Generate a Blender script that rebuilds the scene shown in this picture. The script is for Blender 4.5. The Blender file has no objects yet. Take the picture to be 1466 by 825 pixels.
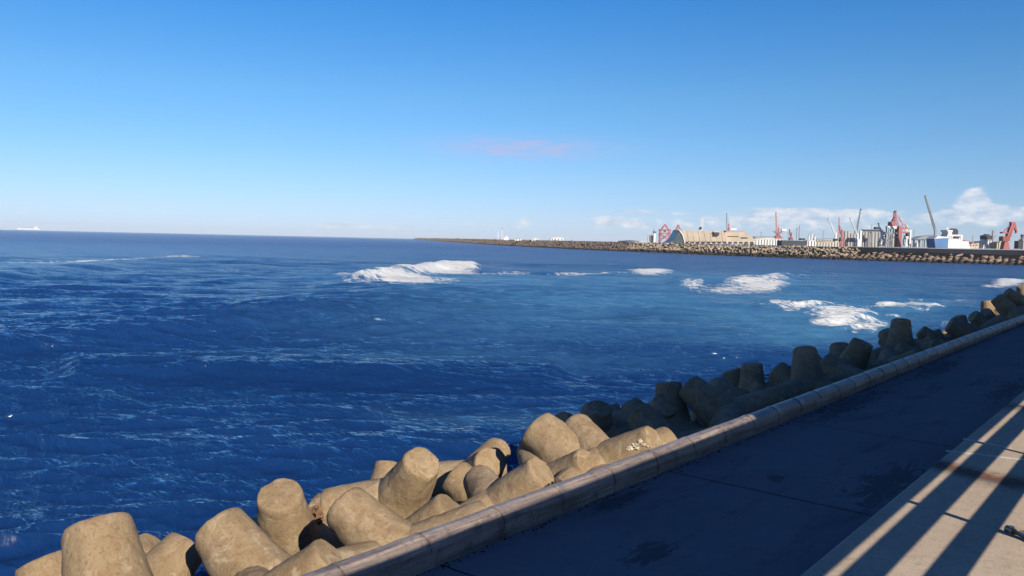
import bpy, bmesh, math, random
import numpy as np
from mathutils import Vector, Matrix
random.seed(7); rng = np.random.default_rng(5)
scn = bpy.context.scene
R_ = math.radians
C = scn.collection

# ------------------------------------------------------------------ camera
FPX = 1150.0
CAMZ = 3.6
SEA = -5.9
roll, pitch, yaw = R_(1.27), math.atan(68.3/FPX), R_(40)
fw = Vector((math.cos(yaw)*math.cos(pitch), math.sin(yaw)*math.cos(pitch), -math.sin(pitch)))
r0 = Vector((math.sin(yaw), -math.cos(yaw), 0)); u0 = r0.cross(fw)
rt = r0*math.cos(roll) + u0*math.sin(roll)
up = u0*math.cos(roll) - r0*math.sin(roll)
CP = Vector((0, 0, CAMZ))
cam = bpy.data.objects.new('camera', bpy.data.cameras.new('camera')); C.objects.link(cam)
cam.matrix_world = Matrix.Translation(CP) @ Matrix((rt, up, -fw)).transposed().to_4x4()
cam.data.sensor_width = 36; cam.data.lens = FPX/1466*36
cam.data.clip_start = 0.1; cam.data.clip_end = 60000
scn.camera = cam

# ------------------------------------------------------------------ light
SUN_EL, SHADOW_AZ = 28.0, 67.0           # shadows run towards this azimuth
sun_az = SHADOW_AZ + 180
sun = bpy.data.objects.new('sun', bpy.data.lights.new('sun', 'SUN')); C.objects.link(sun)
sun.data.energy = 5.0; sun.data.angle = R_(0.4); sun.data.color = (1.0, .89, .72)
sd = Vector((math.cos(R_(sun_az))*math.cos(R_(SUN_EL)), math.sin(R_(sun_az))*math.cos(R_(SUN_EL)), math.sin(R_(SUN_EL))))
sun.rotation_euler = sd.to_track_quat('Z', 'Y').to_euler()
scn.view_settings.view_transform = 'Standard'; scn.view_settings.look = 'None'
scn.view_settings.exposure = 0.76; scn.view_settings.gamma = 1.0
scn.view_settings.use_curve_mapping = False

world = bpy.data.worlds.new("World"); scn.world = world; world.use_nodes = True
nt = world.node_tree; N = nt.nodes; L = nt.links
for n in list(N): N.remove(n)
out = N.new('ShaderNodeOutputWorld'); bg = N.new('ShaderNodeBackground')
SKY_STRENGTH = 0.050
bg.inputs['Strength'].default_value = SKY_STRENGTH
sky = N.new('ShaderNodeTexSky'); sky.sky_type = 'NISHITA'; sky.sun_disc = False
sky.sun_elevation = R_(SUN_EL); sky.sun_rotation = R_(90 - sun_az)
sky.altitude = 0; sky.air_density = 1.0; sky.dust_density = 0.25; sky.ozone_density = 4.0
hs = N.new('ShaderNodeHueSaturation'); hs.inputs['Saturation'].default_value = 1.12
def M_(op, a, b=None, c=None):
    n = N.new('ShaderNodeMath'); n.operation = op
    for i, v in enumerate((a, b, c)):
        if v is None: continue
        if isinstance(v, (int, float)): n.inputs[i].default_value = v
        else: L.new(v, n.inputs[i])
    return n.outputs[0]
geo = N.new('ShaderNodeTexCoord'); sep = N.new('ShaderNodeSeparateXYZ'); L.new(geo.outputs['Generated'], sep.inputs[0])
az = M_('MULTIPLY', M_('ARCTAN2', sep.outputs[1], sep.outputs[0]), 180/math.pi)
el = M_('MULTIPLY', M_('ARCSINE', sep.outputs[2]), 180/math.pi)
def px_azel(x, y):
    d = (fw + rt*((x-733)/FPX) + up*((412.5-y)/FPX)).normalized()
    return math.degrees(math.atan2(d.y, d.x)), math.degrees(math.asin(d.z))
rampn = N.new('ShaderNodeValToRGB'); cr = rampn.color_ramp.elements
pts_ = [(0.0,(.94,1.15,1.86)),(2.0/40,(.97,1.12,1.62)),(4.5/40,(1.0,1.15,1.46)),(10/40,(1.0,1.24,1.44)),(17/40,(.84,1.22,1.58)),(1.0,(.98,1.08,1.6))]
while len(cr) < len(pts_): cr.new(.5)
for i, (p, c) in enumerate(pts_): cr[i].position = p; cr[i].color = (c[0]*.5, c[1]*.5, c[2]*.5, 1)
L.new(M_('DIVIDE', M_('MAXIMUM', el, 0.0), 40.0), rampn.inputs[0])
tint = N.new('ShaderNodeVectorMath'); tint.operation = 'MULTIPLY'; L.new(sky.outputs[0], tint.inputs[0]); L.new(rampn.outputs[0], tint.inputs[1])
tint2 = N.new('ShaderNodeVectorMath'); tint2.operation = 'SCALE'; tint2.inputs['Scale'].default_value = 2.0; L.new(tint.outputs[0], tint2.inputs[0]); L.new(tint2.outputs[0], hs.inputs['Color'])
# low cumulus of the horizon: (x, y, half width, half height) of each bank, density
BANKS = [(1395,291,12,12,2.6),(1403,302,22,8,1.6),(1375,304,22,5,.6),(1410,314,46,9,.4),(1118,304,48,5,1.4),(1180,307,34,5,1.3),(1240,305,34,5,.75),
         (1290,312,60,6,.35),(1090,316,95,6,.5),(905,303,34,2.5,.8),(970,306,26,2.5,.4),(880,316,24,5,1.0),(905,322,90,6,.45),(755,317,16,4,.55),
         (748,302,10,4,.4),(480,322,30,3,.8),(560,325,60,3.5,.4),(700,322,70,4,.4),(410,322,20,2.5,.35),(1455,300,30,4,.6),(1150,325,200,9,.35),
         (60,305,60,3,.18),(1500,310,60,6,.4)]
comb = N.new('ShaderNodeCombineXYZ'); L.new(M_('MULTIPLY', az, 1.0), comb.inputs[0]); L.new(M_('MULTIPLY', el, 2.2), comb.inputs[1])
nz = N.new('ShaderNodeTexNoise'); nz.inputs['Scale'].default_value = 0.9; nz.inputs['Detail'].default_value = 7; nz.inputs['Roughness'].default_value = .6
L.new(comb.outputs[0], nz.inputs['Vector'])
tot = None
for (x, y, hw, hh, d) in BANKS:
    a, e = px_azel(x, y); sa = hw/FPX*57.3; se = hh/FPX*57.3
    q1 = M_('POWER', M_('ABSOLUTE', M_('DIVIDE', M_('SUBTRACT', az, a), sa)), 2.0)
    q2 = M_('POWER', M_('ABSOLUTE', M_('DIVIDE', M_('SUBTRACT', el, e), se)), 2.0)
    g = M_('MULTIPLY', M_('EXPONENT', M_('MULTIPLY', M_('ADD', q1, q2), -0.9)), d)
    tot = g if tot is None else M_('ADD', tot, g)
cl = M_('ADD', tot, M_('MULTIPLY', M_('SUBTRACT', nz.outputs[0], 0.5), 1.5))
cl = M_('MULTIPLY', M_('MULTIPLY', M_('SUBTRACT', cl, 0.18), 1.7), M_('MINIMUM', M_('MULTIPLY', tot, 3.0), 1.0))
cl = M_('MINIMUM', M_('MAXIMUM', cl, 0.0), 0.85)
# thin pinkish wisp high above the breakwater
a, e = px_azel(745, 212)
nz2 = N.new('ShaderNodeTexNoise'); nz2.inputs['Scale'].default_value = 0.55; nz2.inputs['Detail'].default_value = 6
mp2 = N.new('ShaderNodeVectorMath'); mp2.operation = 'MULTIPLY'; mp2.inputs[1].default_value = (1, 3.5, 1); L.new(comb.outputs[0], mp2.inputs[0]); L.new(mp2.outputs[0], nz2.inputs['Vector'])
wq = M_('ADD', M_('POWER', M_('ABSOLUTE', M_('DIVIDE', M_('SUBTRACT', az, a), 5.5)), 2.0), M_('POWER', M_('ABSOLUTE', M_('DIVIDE', M_('SUBTRACT', el, e), 0.65)), 2.0))
wisp = M_('MULTIPLY', M_('EXPONENT', M_('MULTIPLY', wq, -1.0)), M_('MAXIMUM', M_('MULTIPLY', M_('SUBTRACT', nz2.outputs[0], .30), 3.2), 0.0))
# cloud brightness: lit tops, bluish grey undersides
lit = M_('MINIMUM', M_('MAXIMUM', M_('MULTIPLY', M_('SUBTRACT', nz.outputs[0], 0.33), 3.0), 0.0), 1.0)
def rgbmix(f, c1, c2):
    m = N.new('ShaderNodeMix'); m.data_type = 'RGBA'
    if isinstance(f, (int, float)): m.inputs[0].default_value = f
    else: L.new(f, m.inputs[0])
    for k, c in ((6, c1), (7, c2)):
        if isinstance(c, tuple): m.inputs[k].default_value = (*c, 1)
        else: L.new(c, m.inputs[k])
    return m.outputs[2]
k = 1/SKY_STRENGTH*2**-.76
ccol = rgbmix(lit, (.44*k, .57*k, .76*k), (.86*k, .88*k, .93*k))
c1 = rgbmix(cl, hs.outputs[0], ccol)
c2 = rgbmix(M_('MINIMUM', M_('MULTIPLY', wisp, .95), .7), c1, (.50*k, .52*k, .80*k))
L.new(c2, bg.inputs['Color']); L.new(bg.outputs[0], out.inputs[0])

# ------------------------------------------------------------------ helpers
def ray(x, y): return fw + rt*((x-733)/FPX) + up*((412.5-y)/FPX)
def on_plane(x, y, z):
    d = ray(x, y); return CP + d*((z-CAMZ)/d.z)
def at_depth(x, y, D): return CP + ray(x, y)*D
def proj(P):
    v = Vector(P)-CP; d = v.dot(fw)
    if d <= .05: return None
    return (733 + FPX*v.dot(rt)/d, 412.5 - FPX*v.dot(up)/d)
def tag(o, label=None, cat=None, group=None, kind=None):
    if label: o['label'] = label
    if cat: o['category'] = cat
    if group: o['group'] = group
    if kind: o['kind'] = kind
    return o
def empty(name, loc, rz=0):
    o = bpy.data.objects.new(name, None); C.objects.link(o); o.location = loc; o.rotation_euler = (0, 0, rz); o.empty_display_size = .2
    return o
def obj(name, bm, mat, parent=None, smooth=False):
    me = bpy.data.meshes.new(name); bm.normal_update(); bm.to_mesh(me); bm.free()
    if mat: me.materials.append(mat)
    if smooth:
        for p in me.polygons: p.use_smooth = True
    o = bpy.data.objects.new(name, me); C.objects.link(o); o.parent = parent
    return o
def box(bm, x0, x1, y0, y1, z0, z1):
    v = [bm.verts.new(p) for p in ((x0,y0,z0),(x1,y0,z0),(x1,y1,z0),(x0,y1,z0),(x0,y0,z1),(x1,y0,z1),(x1,y1,z1),(x0,y1,z1))]
    for f in ((3,2,1,0),(4,5,6,7),(0,1,5,4),(1,2,6,5),(2,3,7,6),(3,0,4,7)): bm.faces.new([v[i] for i in f])
def beam(bm, p, q, w, w2=None):
    p, q = Vector(p), Vector(q); d = (q-p)
    if d.length < 1e-4: return
    d.normalize(); s = d.cross(Vector((0,1,0))) if abs(d.y) < .9 else d.cross(Vector((1,0,0)))
    s.normalize(); t = d.cross(s); w2 = w if w2 is None else w2
    a = [bm.verts.new(p + s*(w/2*i) + t*(w/2*j)) for i, j in ((1,1),(-1,1),(-1,-1),(1,-1))]
    b = [bm.verts.new(q + s*(w2/2*i) + t*(w2/2*j)) for i, j in ((1,1),(-1,1),(-1,-1),(1,-1))]
    bm.faces.new(a[::-1]); bm.faces.new(b)
    for i in range(4): bm.faces.new((a[i], a[(i+1)%4], b[(i+1)%4], b[i]))
def cyl(bm, p, q, r1, r2, n=20, cap=True):
    p, q = Vector(p), Vector(q); d = (q-p).normalized()
    s = d.orthogonal().normalized(); t = d.cross(s)
    A = [bm.verts.new(p + (s*math.cos(2*math.pi*i/n) + t*math.sin(2*math.pi*i/n))*r1) for i in range(n)]
    B = [bm.verts.new(q + (s*math.cos(2*math.pi*i/n) + t*math.sin(2*math.pi*i/n))*r2) for i in range(n)]
    for i in range(n): bm.faces.new((A[i], A[(i+1)%n], B[(i+1)%n], B[i]))
    if cap: bm.faces.new(A[::-1]); bm.faces.new(B)

class Mat:
    """small node-material builder"""
    def __init__(s, name, rough=.8, spec=.3):
        s.m = bpy.data.materials.new(name); s.m.use_nodes = True; s.t = s.m.node_tree
        s.b = s.t.nodes['Principled BSDF']; s.b.inputs['Roughness'].default_value = rough
        s.b.inputs['Specular IOR Level'].default_value = spec
        s.co = s.t.nodes.new('ShaderNodeTexCoord'); s.geo = s.t.nodes.new('ShaderNodeNewGeometry')
    def link(s, a, b): s.t.links.new(a, b)
    def mapped(s, src, scale):
        n = s.t.nodes.new('ShaderNodeMapping'); n.inputs['Scale'].default_value = scale; s.link(src, n.inputs[0]); return n.outputs[0]
    def noise(s, vec, scale, detail=6, rough=.55, dist=0):
        n = s.t.nodes.new('ShaderNodeTexNoise'); n.inputs['Scale'].default_value = scale; n.inputs['Detail'].default_value = detail
        n.inputs['Roughness'].default_value = rough; n.inputs['Distortion'].default_value = dist; s.link(vec, n.inputs['Vector']); return n.outputs[0]
    def ramp(s, f, pts):
        n = s.t.nodes.new('ShaderNodeValToRGB'); e = n.color_ramp.elements
        while len(e) < len(pts): e.new(.5)
        for i, (p, c) in enumerate(pts):
            e[i].position = p; e[i].color = (*c, 1) if isinstance(c, tuple) else (c, c, c, 1)
        s.link(f, n.inputs[0]); return n.outputs[0]
    def mix(s, f, a, b, mode='MIX'):
        n = s.t.nodes.new('ShaderNodeMix'); n.data_type = 'RGBA'; n.blend_type = mode
        for k, v in ((0, f), (6, a), (7, b)):
            if isinstance(v, tuple): n.inputs[k].default_value = (*v, 1)
            elif isinstance(v, (int, float)): n.inputs[k].default_value = v
            else: s.link(v, n.inputs[k])
        return n.outputs[2]
    def math(s, op, a, b=None):
        n = s.t.nodes.new('ShaderNodeMath'); n.operation = op
        for i, v in enumerate((a, b)):
            if v is None: continue
            if isinstance(v, (int, float)): n.inputs[i].default_value = v
            else: s.link(v, n.inputs[i])
        return n.outputs[0]
    def color(s, c):
        s.link(s.mix(1.0, c, (.60, .60, .60), 'MULTIPLY'), s.b.inputs['Base Color'])
    def bump(s, h, strength, dist):
        n = s.t.nodes.new('ShaderNodeBump'); n.inputs['Strength'].default_value = strength; n.inputs['Distance'].default_value = dist
        s.link(h, n.inputs['Height'])
        if s.b.inputs['Normal'].links: s.link(s.b.inputs['Normal'].links[0].from_socket, n.inputs['Normal'])
        s.link(n.outputs[0], s.b.inputs['Normal'])
def plain(name, col, rough=.7, spec=.3, var=.25, scale=.4, metal=0):
    a = Mat(name, rough, spec); n = a.noise(a.co.outputs['Object'], scale, 5)
    lo = tuple(c*(1-var) for c in col); hi = tuple(min(1, c*(1+var)) for c in col)
    a.color(a.ramp(n, [(.3, lo), (.7, hi)])); a.b.inputs['Metallic'].default_value = metal
    return a.m

# ------------------------------------------------------------------ materials
def concrete_blocks(name, warm, wl=-3.6):
    a = Mat(name, .92, .2); oi = a.t.nodes.new('ShaderNodeObjectInfo')
    add = a.t.nodes.new('ShaderNodeVectorMath'); add.operation = 'ADD'; sc = a.t.nodes.new('ShaderNodeVectorMath'); sc.operation = 'SCALE'
    cx = a.t.nodes.new('ShaderNodeCombineXYZ')
    for i in range(3): a.link(oi.outputs['Random'], cx.inputs[i])
    a.link(cx.outputs[0], sc.inputs[0]); sc.inputs['Scale'].default_value = 37.0
    a.link(a.co.outputs['Object'], add.inputs[0]); a.link(sc.outputs[0], add.inputs[1]); v = add.outputs[0]
    base = a.mix(oi.outputs['Random'], warm[0], warm[1])
    big = a.noise(v, .9, 6, .6, .6); base = a.mix(a.ramp(big, [(.34, 0.0), (.68, 1.0)]), base, warm[2])
    med = a.noise(v, 4.5, 7, .65, .4); base = a.mix(a.ramp(med, [(.46, 0.0), (.64, .6)]), base, warm[3])
    sp = a.noise(v, 26, 4, .6); base = a.mix(a.ramp(sp, [(.53, 0.0), (.70, .6)]), base, warm[4])
    pale = a.noise(v, 2.3, 8, .7, 1.2); base = a.mix(a.ramp(pale, [(.55, 0.0), (.66, .6)]), base, warm[5])
    wz = a.t.nodes.new('ShaderNodeSeparateXYZ'); a.link(a.geo.outputs['Position'], wz.inputs[0])
    wet = a.math('ADD', a.math('MULTIPLY', a.math('ADD', wz.outputs[2], -wl), -.8), a.math('MULTIPLY', a.math('SUBTRACT', med, .5), 1.6))
    base = a.mix(a.ramp(wet, [(0.0, 0.0), (1.0, .93)]), base, (.022,.024,.020))
    a.color(base)
    a.bump(a.noise(v, 60, 5, .7), .5, .014); a.bump(a.noise(v, 11, 8, .7), .6, .035); a.bump(a.noise(v, 2.2, 4), .4, .08)
    return a.m
M_TET = concrete_blocks('weathered_concrete', ((.50,.385,.25), (.42,.315,.195), (.32,.23,.135), (.27,.17,.09), (.15,.105,.07), (.60,.49,.35)))
M_FAR = concrete_blocks('breakwater_concrete', ((.78,.66,.50), (.30,.22,.15), (.36,.27,.19), (.20,.15,.11), (.10,.08,.07), (.8,.7,.58)), -2.2)

def road_material(name, c0, c1, c2, joints=True, lit=False):
    a = Mat(name, .93, .12); v = a.geo.outputs['Position']
    n1 = a.noise(v, .45, 6, .6, .5); n2 = a.noise(v, 6, 6, .65); n3 = a.noise(v, 70, 3)
    col = a.mix(a.ramp(n1, [(.3, 0.0), (.7, 1.0)]), c0, c1)
    col = a.mix(a.ramp(n2, [(.5, 0.0), (.75, .5)]), col, c2)
    col = a.mix(a.ramp(n3, [(.55, 0.0), (.75, .35)]), col, tuple(x*.5 for x in c0))
    # stains with their own outline, trailing across the carriageway
    mp = a.mapped(v, (.35, 1.5, 1)); st = a.noise(mp, .9, 8, .68, .9)
    col = a.mix(a.ramp(st, [(.54, 0.0), (.68, .45)]), col, tuple(x*.4 for x in c0))
    sp_ = a.t.nodes.new('ShaderNodeSeparateXYZ'); a.link(v, sp_.inputs[0]); wetm = None
    for (cx, cy, wx, wy) in ((13.2,3.35,1.5,.42),(19.0,5.75,2.6,.35),(9.4,5.9,.9,.2),(6.4,3.4,1.0,.3),(8.1,4.6,.5,.25),(12.1,4.7,.25,.18),(27,5.6,3,.4),(24,3.4,2.5,.35)):
        qx = a.math('DIVIDE', a.math('SUBTRACT', sp_.outputs[0], cx), wx); qy = a.math('DIVIDE', a.math('SUBTRACT', sp_.outputs[1], cy), wy)
        g = a.math('EXPONENT', a.math('MULTIPLY', a.math('ADD', a.math('MULTIPLY', qx, qx), a.math('MULTIPLY', qy, qy)), -.8)); wetm = g if wetm is None else a.math('ADD', wetm, g)
    wm = a.ramp(a.math('ADD', wetm, a.math('MULTIPLY', a.math('SUBTRACT', a.noise(a.mapped(v, (.8, 2.2, 1)), 2.6, 9, .75, .8), .5), 3.2)), [(.5, 0.0), (.78, .7)])
    col = a.mix(wm, col, tuple(x*.34 for x in c0))
    a.color(col); a.link(a.mix(wm, (.93,.93,.93), (.8,.8,.8)), a.b.inputs['Roughness']); a.bump(n3, .5, .012); a.bump(n2, .4, .012)
    return a
A_ROAD = road_material('dark_asphalt', (.20,.20,.21), (.26,.255,.265), (.29,.285,.29)); M_ROAD = A_ROAD.m

# walkway slab: pale concrete with rust streaks and a wet dark patch
a = Mat('walkway_concrete', .9, .2); v = a.geo.outputs['Position']
n1 = a.noise(v, .8, 7, .6, .4); n2 = a.noise(v, 9, 7, .7); n3 = a.noise(v, 90, 3)
col = a.mix(a.ramp(n1, [(.3, 0.0), (.7, 1.0)]), (.74,.60,.455), (.60,.475,.35))
col = a.mix(a.ramp(n2, [(.5, 0.0), (.72, .5)]), col, (.36,.27,.18))
col = a.mix(a.ramp(n3, [(.54, 0.0), (.66, .6)]), col, (.17,.14,.1))
sx = a.t.nodes.new('ShaderNodeSeparateXYZ'); a.link(v, sx.inputs[0])
def band(x0, w, slope):     # 1 along a line crossing the slab
    q = a.math('SUBTRACT', a.math('SUBTRACT', sx.outputs[0], x0), a.math('MULTIPLY', sx.outputs[1], slope))
    q = a.math('ADD', q, a.math('MULTIPLY', a.math('SUBTRACT', n1, .5), 1.0))
    return a.math('EXPONENT', a.math('MULTIPLY', a.math('POWER', a.math('ABSOLUTE', a.math('DIVIDE', q, w)), 2.0), -1.0))
col = a.mix(a.math('MULTIPLY', band(13.75, .33, .12), .9), col, (.10,.085,.07))
col = a.mix(a.math('MULTIPLY', band(13.9, .16, .12), a.ramp(n2, [(.38, 0.0), (.55, .9)])), col, (.26,.075,.03))
col = a.mix(a.math('MULTIPLY', band(20.6, .5, .1), .7), col, (.13,.11,.09))
a.color(col); a.bump(n3, .3, .006); a.bump(n2, .4, .012); M_WALK = a.m

a = Mat('kerb_wall_concrete', .40, .6); v = a.geo.outputs['Position']
st = a.mapped(v, (.5, 9, 9)); n1 = a.noise(st, 1.5, 7, .65, .3); n2 = a.noise(v, 14, 7, .7); n0 = a.noise(v, .7, 5)
col = a.mix(a.ramp(n1, [(.35, 0.0), (.65, 1.0)]), (.17,.13,.115), (.50,.41,.34))
col = a.mix(a.ramp(n2, [(.5, 0.0), (.7, .6)]), col, (.15,.11,.09))
col = a.mix(a.ramp(n0, [(.5, 0.0), (.7, .5)]), col, (.14,.12,.12))
dk = a.noise(v, 3.1, 6, .7); col = a.mix(a.ramp(dk, [(.52, 0.0), (.66, .75)]), col, (.075,.06,.055))
a.color(col); a.bump(n2, .6, .015); a.bump(n1, .6, .025); M_KERB = a.m

M_RUBBLE = plain('wet_rubble', (.05,.045,.04), .8, .3, .5, 1.5)
M_STEEL = plain('brushed_steel', (.45,.42,.38), .35, .5, .3, 8, 1.0)
M_PLY = plain('weathered_board', (.20,.14,.09), .85, .2, .4, 6)
M_SHADE_SCREEN = plain('dark_shade_screen', (.10,.10,.11), .8, .2)
M_SUN_SLIT = plain('pale_sun_slit', (.62,.66,.70), .5, .5, .1, 6)  # pale colour standing in for sunlight on the walkway
M_DEBRIS = plain('broken_pale_mortar', (.62,.52,.38), .9, .2, .3, 12)

# ------------------------------------------------------------------ sea
def shore_dist(): pass
def build_sea():
    na = 900; a0, a1 = R_(-14), R_(108)
    azs = np.linspace(a0, a1, na)
    # radial rows evenly spaced in depression angle, then far rows
    ch = CAMZ-SEA
    dep = np.concatenate([np.linspace(math.atan(ch/9.0), math.atan(ch/40.), 640, endpoint=False), np.linspace(math.atan(ch/40.), math.atan(ch/300.), 560, endpoint=False),
                          np.linspace(math.atan(ch/300.), math.atan(ch/9000.), 110)])
    rr = ch/np.tan(dep); rr = np.concatenate([rr, [10300, 12000]]); nr = len(rr)
    rg, ag = np.meshgrid(rr, azs, indexing='ij')
    X = rg*np.cos(ag); Y = rg*np.sin(ag)
    drad = np.gradient(rr)[:, None]*np.ones_like(X); dtan = rg*(azs[1]-azs[0]); res = np.maximum(drad, dtan*.8)
    Z = np.zeros_like(X); DX = np.zeros_like(X); DY = np.zeros_like(X)
    lam = np.concatenate([np.geomspace(.45, 5, 58), np.geomspace(5, 24, 18)])
    r2 = np.random.default_rng(11)
    grp = .85 + .55*np.sin(X*.045+Y*.06+1.0)*np.sin(X*.07-Y*.033+.4)     # gusty patches
    for l in lam:
        spread = 30 if l < 3 else (30 if l < 9 else 16)
        th = R_(222 + r2.normal()*spread*.55); k_ = 2*math.pi/l
        amp = (.0150 if l < 1.8 else (.0120 if l < 3 else (.009 if l < 6 else .0055)))*l*(.75+.5*r2.random())
        if l > 9: amp *= .85
        att = np.clip((l/res-2.0)/1.6, 0, 1)
        ph = k_*(X*math.cos(th)+Y*math.sin(th)) + r2.random()*6.28 + .5*np.sin(.11*X*math.sin(th)-.13*Y*math.cos(th)+r2.random()*6)
        w = amp*att*(grp if l < 4 else 1)
        Z += w*np.cos(ph); DX -= .8*w*math.cos(th)*np.sin(ph); DY -= .8*w*math.sin(th)*np.sin(ph)
    # projected position for swell crests and breakers placed where they roll in
    P = np.stack([X, Y, np.full_like(X, SEA)-CAMZ], -1)
    dd = P@np.array(fw); px = 733+FPX*(P@np.array(rt))/np.maximum(dd, .1); py = 412.5-FPX*(P@np.array(up))/np.maximum(dd, .1)
    def vnoise(u, v, s):
        o = np.zeros_like(u); r3 = np.random.default_rng(s)
        for f_, a_ in ((1,1),(2.1,.6),(4.3,.4),(8.7,.28),(17,.2)):
            for _ in range(3):
                t = r3.random()*6.28; o += a_/3*np.sin(f_*(u*math.cos(t)+v*math.sin(t))+r3.random()*6.28+1.3*np.sin(f_*.6*(v*math.cos(t)-u*math.sin(t))))
        return o
    foam = np.zeros_like(X); teal = np.zeros_like(X)
    n1 = vnoise(X*.22, Y*.22, 1); n2 = vnoise(X*.9, Y*.9, 2); n3 = vnoise(px*.035, py*.11, 3)
    # swell ridges: polyline of crest points (px), height m, face width px
    def ridge(pts, h, up_w, dn_w, ends=60):
        xs = [p[0] for p in pts]; ys = [p[1] for p in pts]
        cy = np.interp(px, xs, ys); d = py-cy
        e = np.clip((px-xs[0]+ends)/ends, 0, 1)*np.clip((xs[-1]+ends-px)/ends, 0, 1); e = e*e*(3-2*e)
        g = np.where(d < 0, np.exp(-(d/up_w)**2), np.exp(-(d/dn_w)**2))
        return h*g*e
    Z += ridge([(-100,512),(0,504),(110,492),(220,483),(330,468),(430,452),(540,438)], 1.25, 28, 12, 120)
    Z += ridge([(120,541),(220,539),(420,537),(520,541),(640,539),(780,541)], .95, 24, 8)
    Z += ridge([(-100,402),(0,396),(120,384),(200,377),(270,374),(360,378)], 1.2, 6, 7)
    Z += ridge([(520,400),(600,390),(645,384),(672,384)], 2.0, 4, 4, 30)
    Z += ridge([(975,403),(1050,405),(1115,400)], 1.3, 5, 7, 30)
    Z += ridge([(880,391),(950,391)], 1.0, 3, 3, 30)
    Z += ridge([(1100,436),(1165,443),(1235,455)], .55, 8, 9, 30)
    Z += ridge([(1260,440),(1335,442)], .5, 4, 4, 20)
    Z += ridge([(1425,406),(1465,407)], .8, 4, 4, 20)
    Z += ridge([(640,438),(800,438),(950,452)], .6, 16, 10, 150)
    Z += ridge([(-60,574),(60,566),(160,572)], .4, 18, 8); Z += ridge([(250,590),(380,584),(520,592)], .35, 16, 8)
    # foam patches: x, y, half w, half h, strength
    FO = [(648,386,27,4.6,3.0),(615,390,26,2.6,2.0),(566,402,64,5.5,2.3),(520,392,70,1.3,.75),(700,392,120,1.5,.55),(932,391,26,3.0,1.6),(850,393,60,1.5,.8),
          (1045,416,60,5.0,.7),(1088,408,36,7,1.8),(1112,401,14,3,1.3),(990,409,20,6.0,1.3),(1150,441,58,6.5,1.3),(1205,458,40,12,.9),(1235,472,22,7,1.2),
          (1300,441,46,3.2,1.2),(1330,443,14,2.5,.9),(1290,432,60,2.0,.5),(1445,406,26,4.0,1.9),(1410,411,22,1.8,.8),
          (250,371.5,26,1.9,2.2),(150,377,60,1.6,1.0),(60,376,70,2.2,.65),(1240,452,70,3.0,.5),(1330,463,80,4,.45),(1255,470,12,7,1.3),(1100,395,140,1.6,.45),
          (1380,430,60,3,.4)]
    for (x, y, hw, hh, s) in FO:
        g = np.exp(-((px-x)/hw)**2-((py-y)/hh)**2)*s
        foam += g*(1+.65*n3+.3*n2)
    foam -= .22
    TE = [(1080,402,260,14,.75),(1150,440,150,22,.85),(1290,440,150,26,.75),(1200,470,110,24,.9),(1060,480,120,20,.45),(560,397,140,9,.55),(780,400,300,10,.6),(820,425,300,22,.45),(80,377,110,4,.5),
          (700,470,260,30,.35),(900,440,220,26,.5),(720,600,140,14,.3),(640,520,300,12,.35)]
    for (x, y, hw, hh, s) in TE: teal += s*np.exp(-((px-x)/hw)**2-((py-y)/hh)**2)*(1+.25*n1)
    wash = np.exp(-((Y-20.5)/3.2)**2)*(.25+.35*n1)*(rg < 200); foam += np.clip(wash, 0, 1)*.6*(py > 350)
    foam = np.clip(foam, 0, 1)
    near = np.clip(1-rg/900, 0, 1)
    Z += foam*(.12+.3*np.clip(rg/250, 0, 1)*(n2+1.2)*.5)*near
    Zp = Z+SEA
    co = np.stack([X+DX, Y+DY, Zp], -1).reshape(-1, 3).astype(np.float32)
    idx = np.arange(nr*na).reshape(nr, na)
    q = np.stack([idx[:-1,:-1], idx[1:,:-1], idx[1:,1:], idx[:-1,1:]], -1).reshape(-1, 4)
    me = bpy.data.meshes.new('sea'); me.vertices.add(len(co)); me.vertices.foreach_set('co', co.ravel())
    me.loops.add(q.size); me.loops.foreach_set('vertex_index', q.ravel().astype(np.int32))
    me.polygons.add(len(q)); me.polygons.foreach_set('loop_start', (np.arange(len(q))*4).astype(np.int32))
    me.polygons.foreach_set('use_smooth', np.ones(len(q), bool)); me.update(calc_edges=True)
    if me.polygons[0].normal.z < 0: me.flip_normals()
    for nm, arr in (('foam', foam), ('shallow', np.clip(teal, 0, 1))):
        at = me.attributes.new(nm, 'FLOAT', 'POINT'); at.data.foreach_set('value', arr.ravel().astype(np.float32))
    o = bpy.data.objects.new('sea', me); C.objects.link(o); tag(o, kind='structure')
    a = Mat('sea_water', .09, .5); a.b.inputs['IOR'].default_value = 1.52
    v = a.geo.outputs['Position']
    at = a.t.nodes.new('ShaderNodeAttribute'); at.attribute_name = 'foam'
    at2 = a.t.nodes.new('ShaderNodeAttribute'); at2.attribute_name = 'shallow'
    big = a.noise(v, .03, 4)
    col = a.mix(a.ramp(big, [(.35, 0.0), (.65, 1.0)]), (.005,.029,.120), (.008,.042,.165))
    col = a.mix(a.math('MULTIPLY', at2.outputs['Fac'], .8), col, (.085,.26,.44))
    ln = a.t.nodes.new('ShaderNodeVectorMath'); ln.operation = 'LENGTH'; a.link(v, ln.inputs[0])
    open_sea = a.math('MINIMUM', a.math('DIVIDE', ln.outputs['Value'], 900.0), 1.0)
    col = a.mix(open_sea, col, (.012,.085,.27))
    rot = a.t.nodes.new('ShaderNodeMapping'); rot.inputs['Rotation'].default_value = (0, 0, R_(-50)); rot.inputs['Scale'].default_value = (2.7, .8, 1)
    # rotate so the long side of each ripple lies across the wind
    a.link(v, rot.inputs[0]); rv = rot.outputs[0]
    fn = a.noise(rv, 1.6, 10, .72, .5); lace = a.noise(rv, .35, 8, .65, .8)
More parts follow.
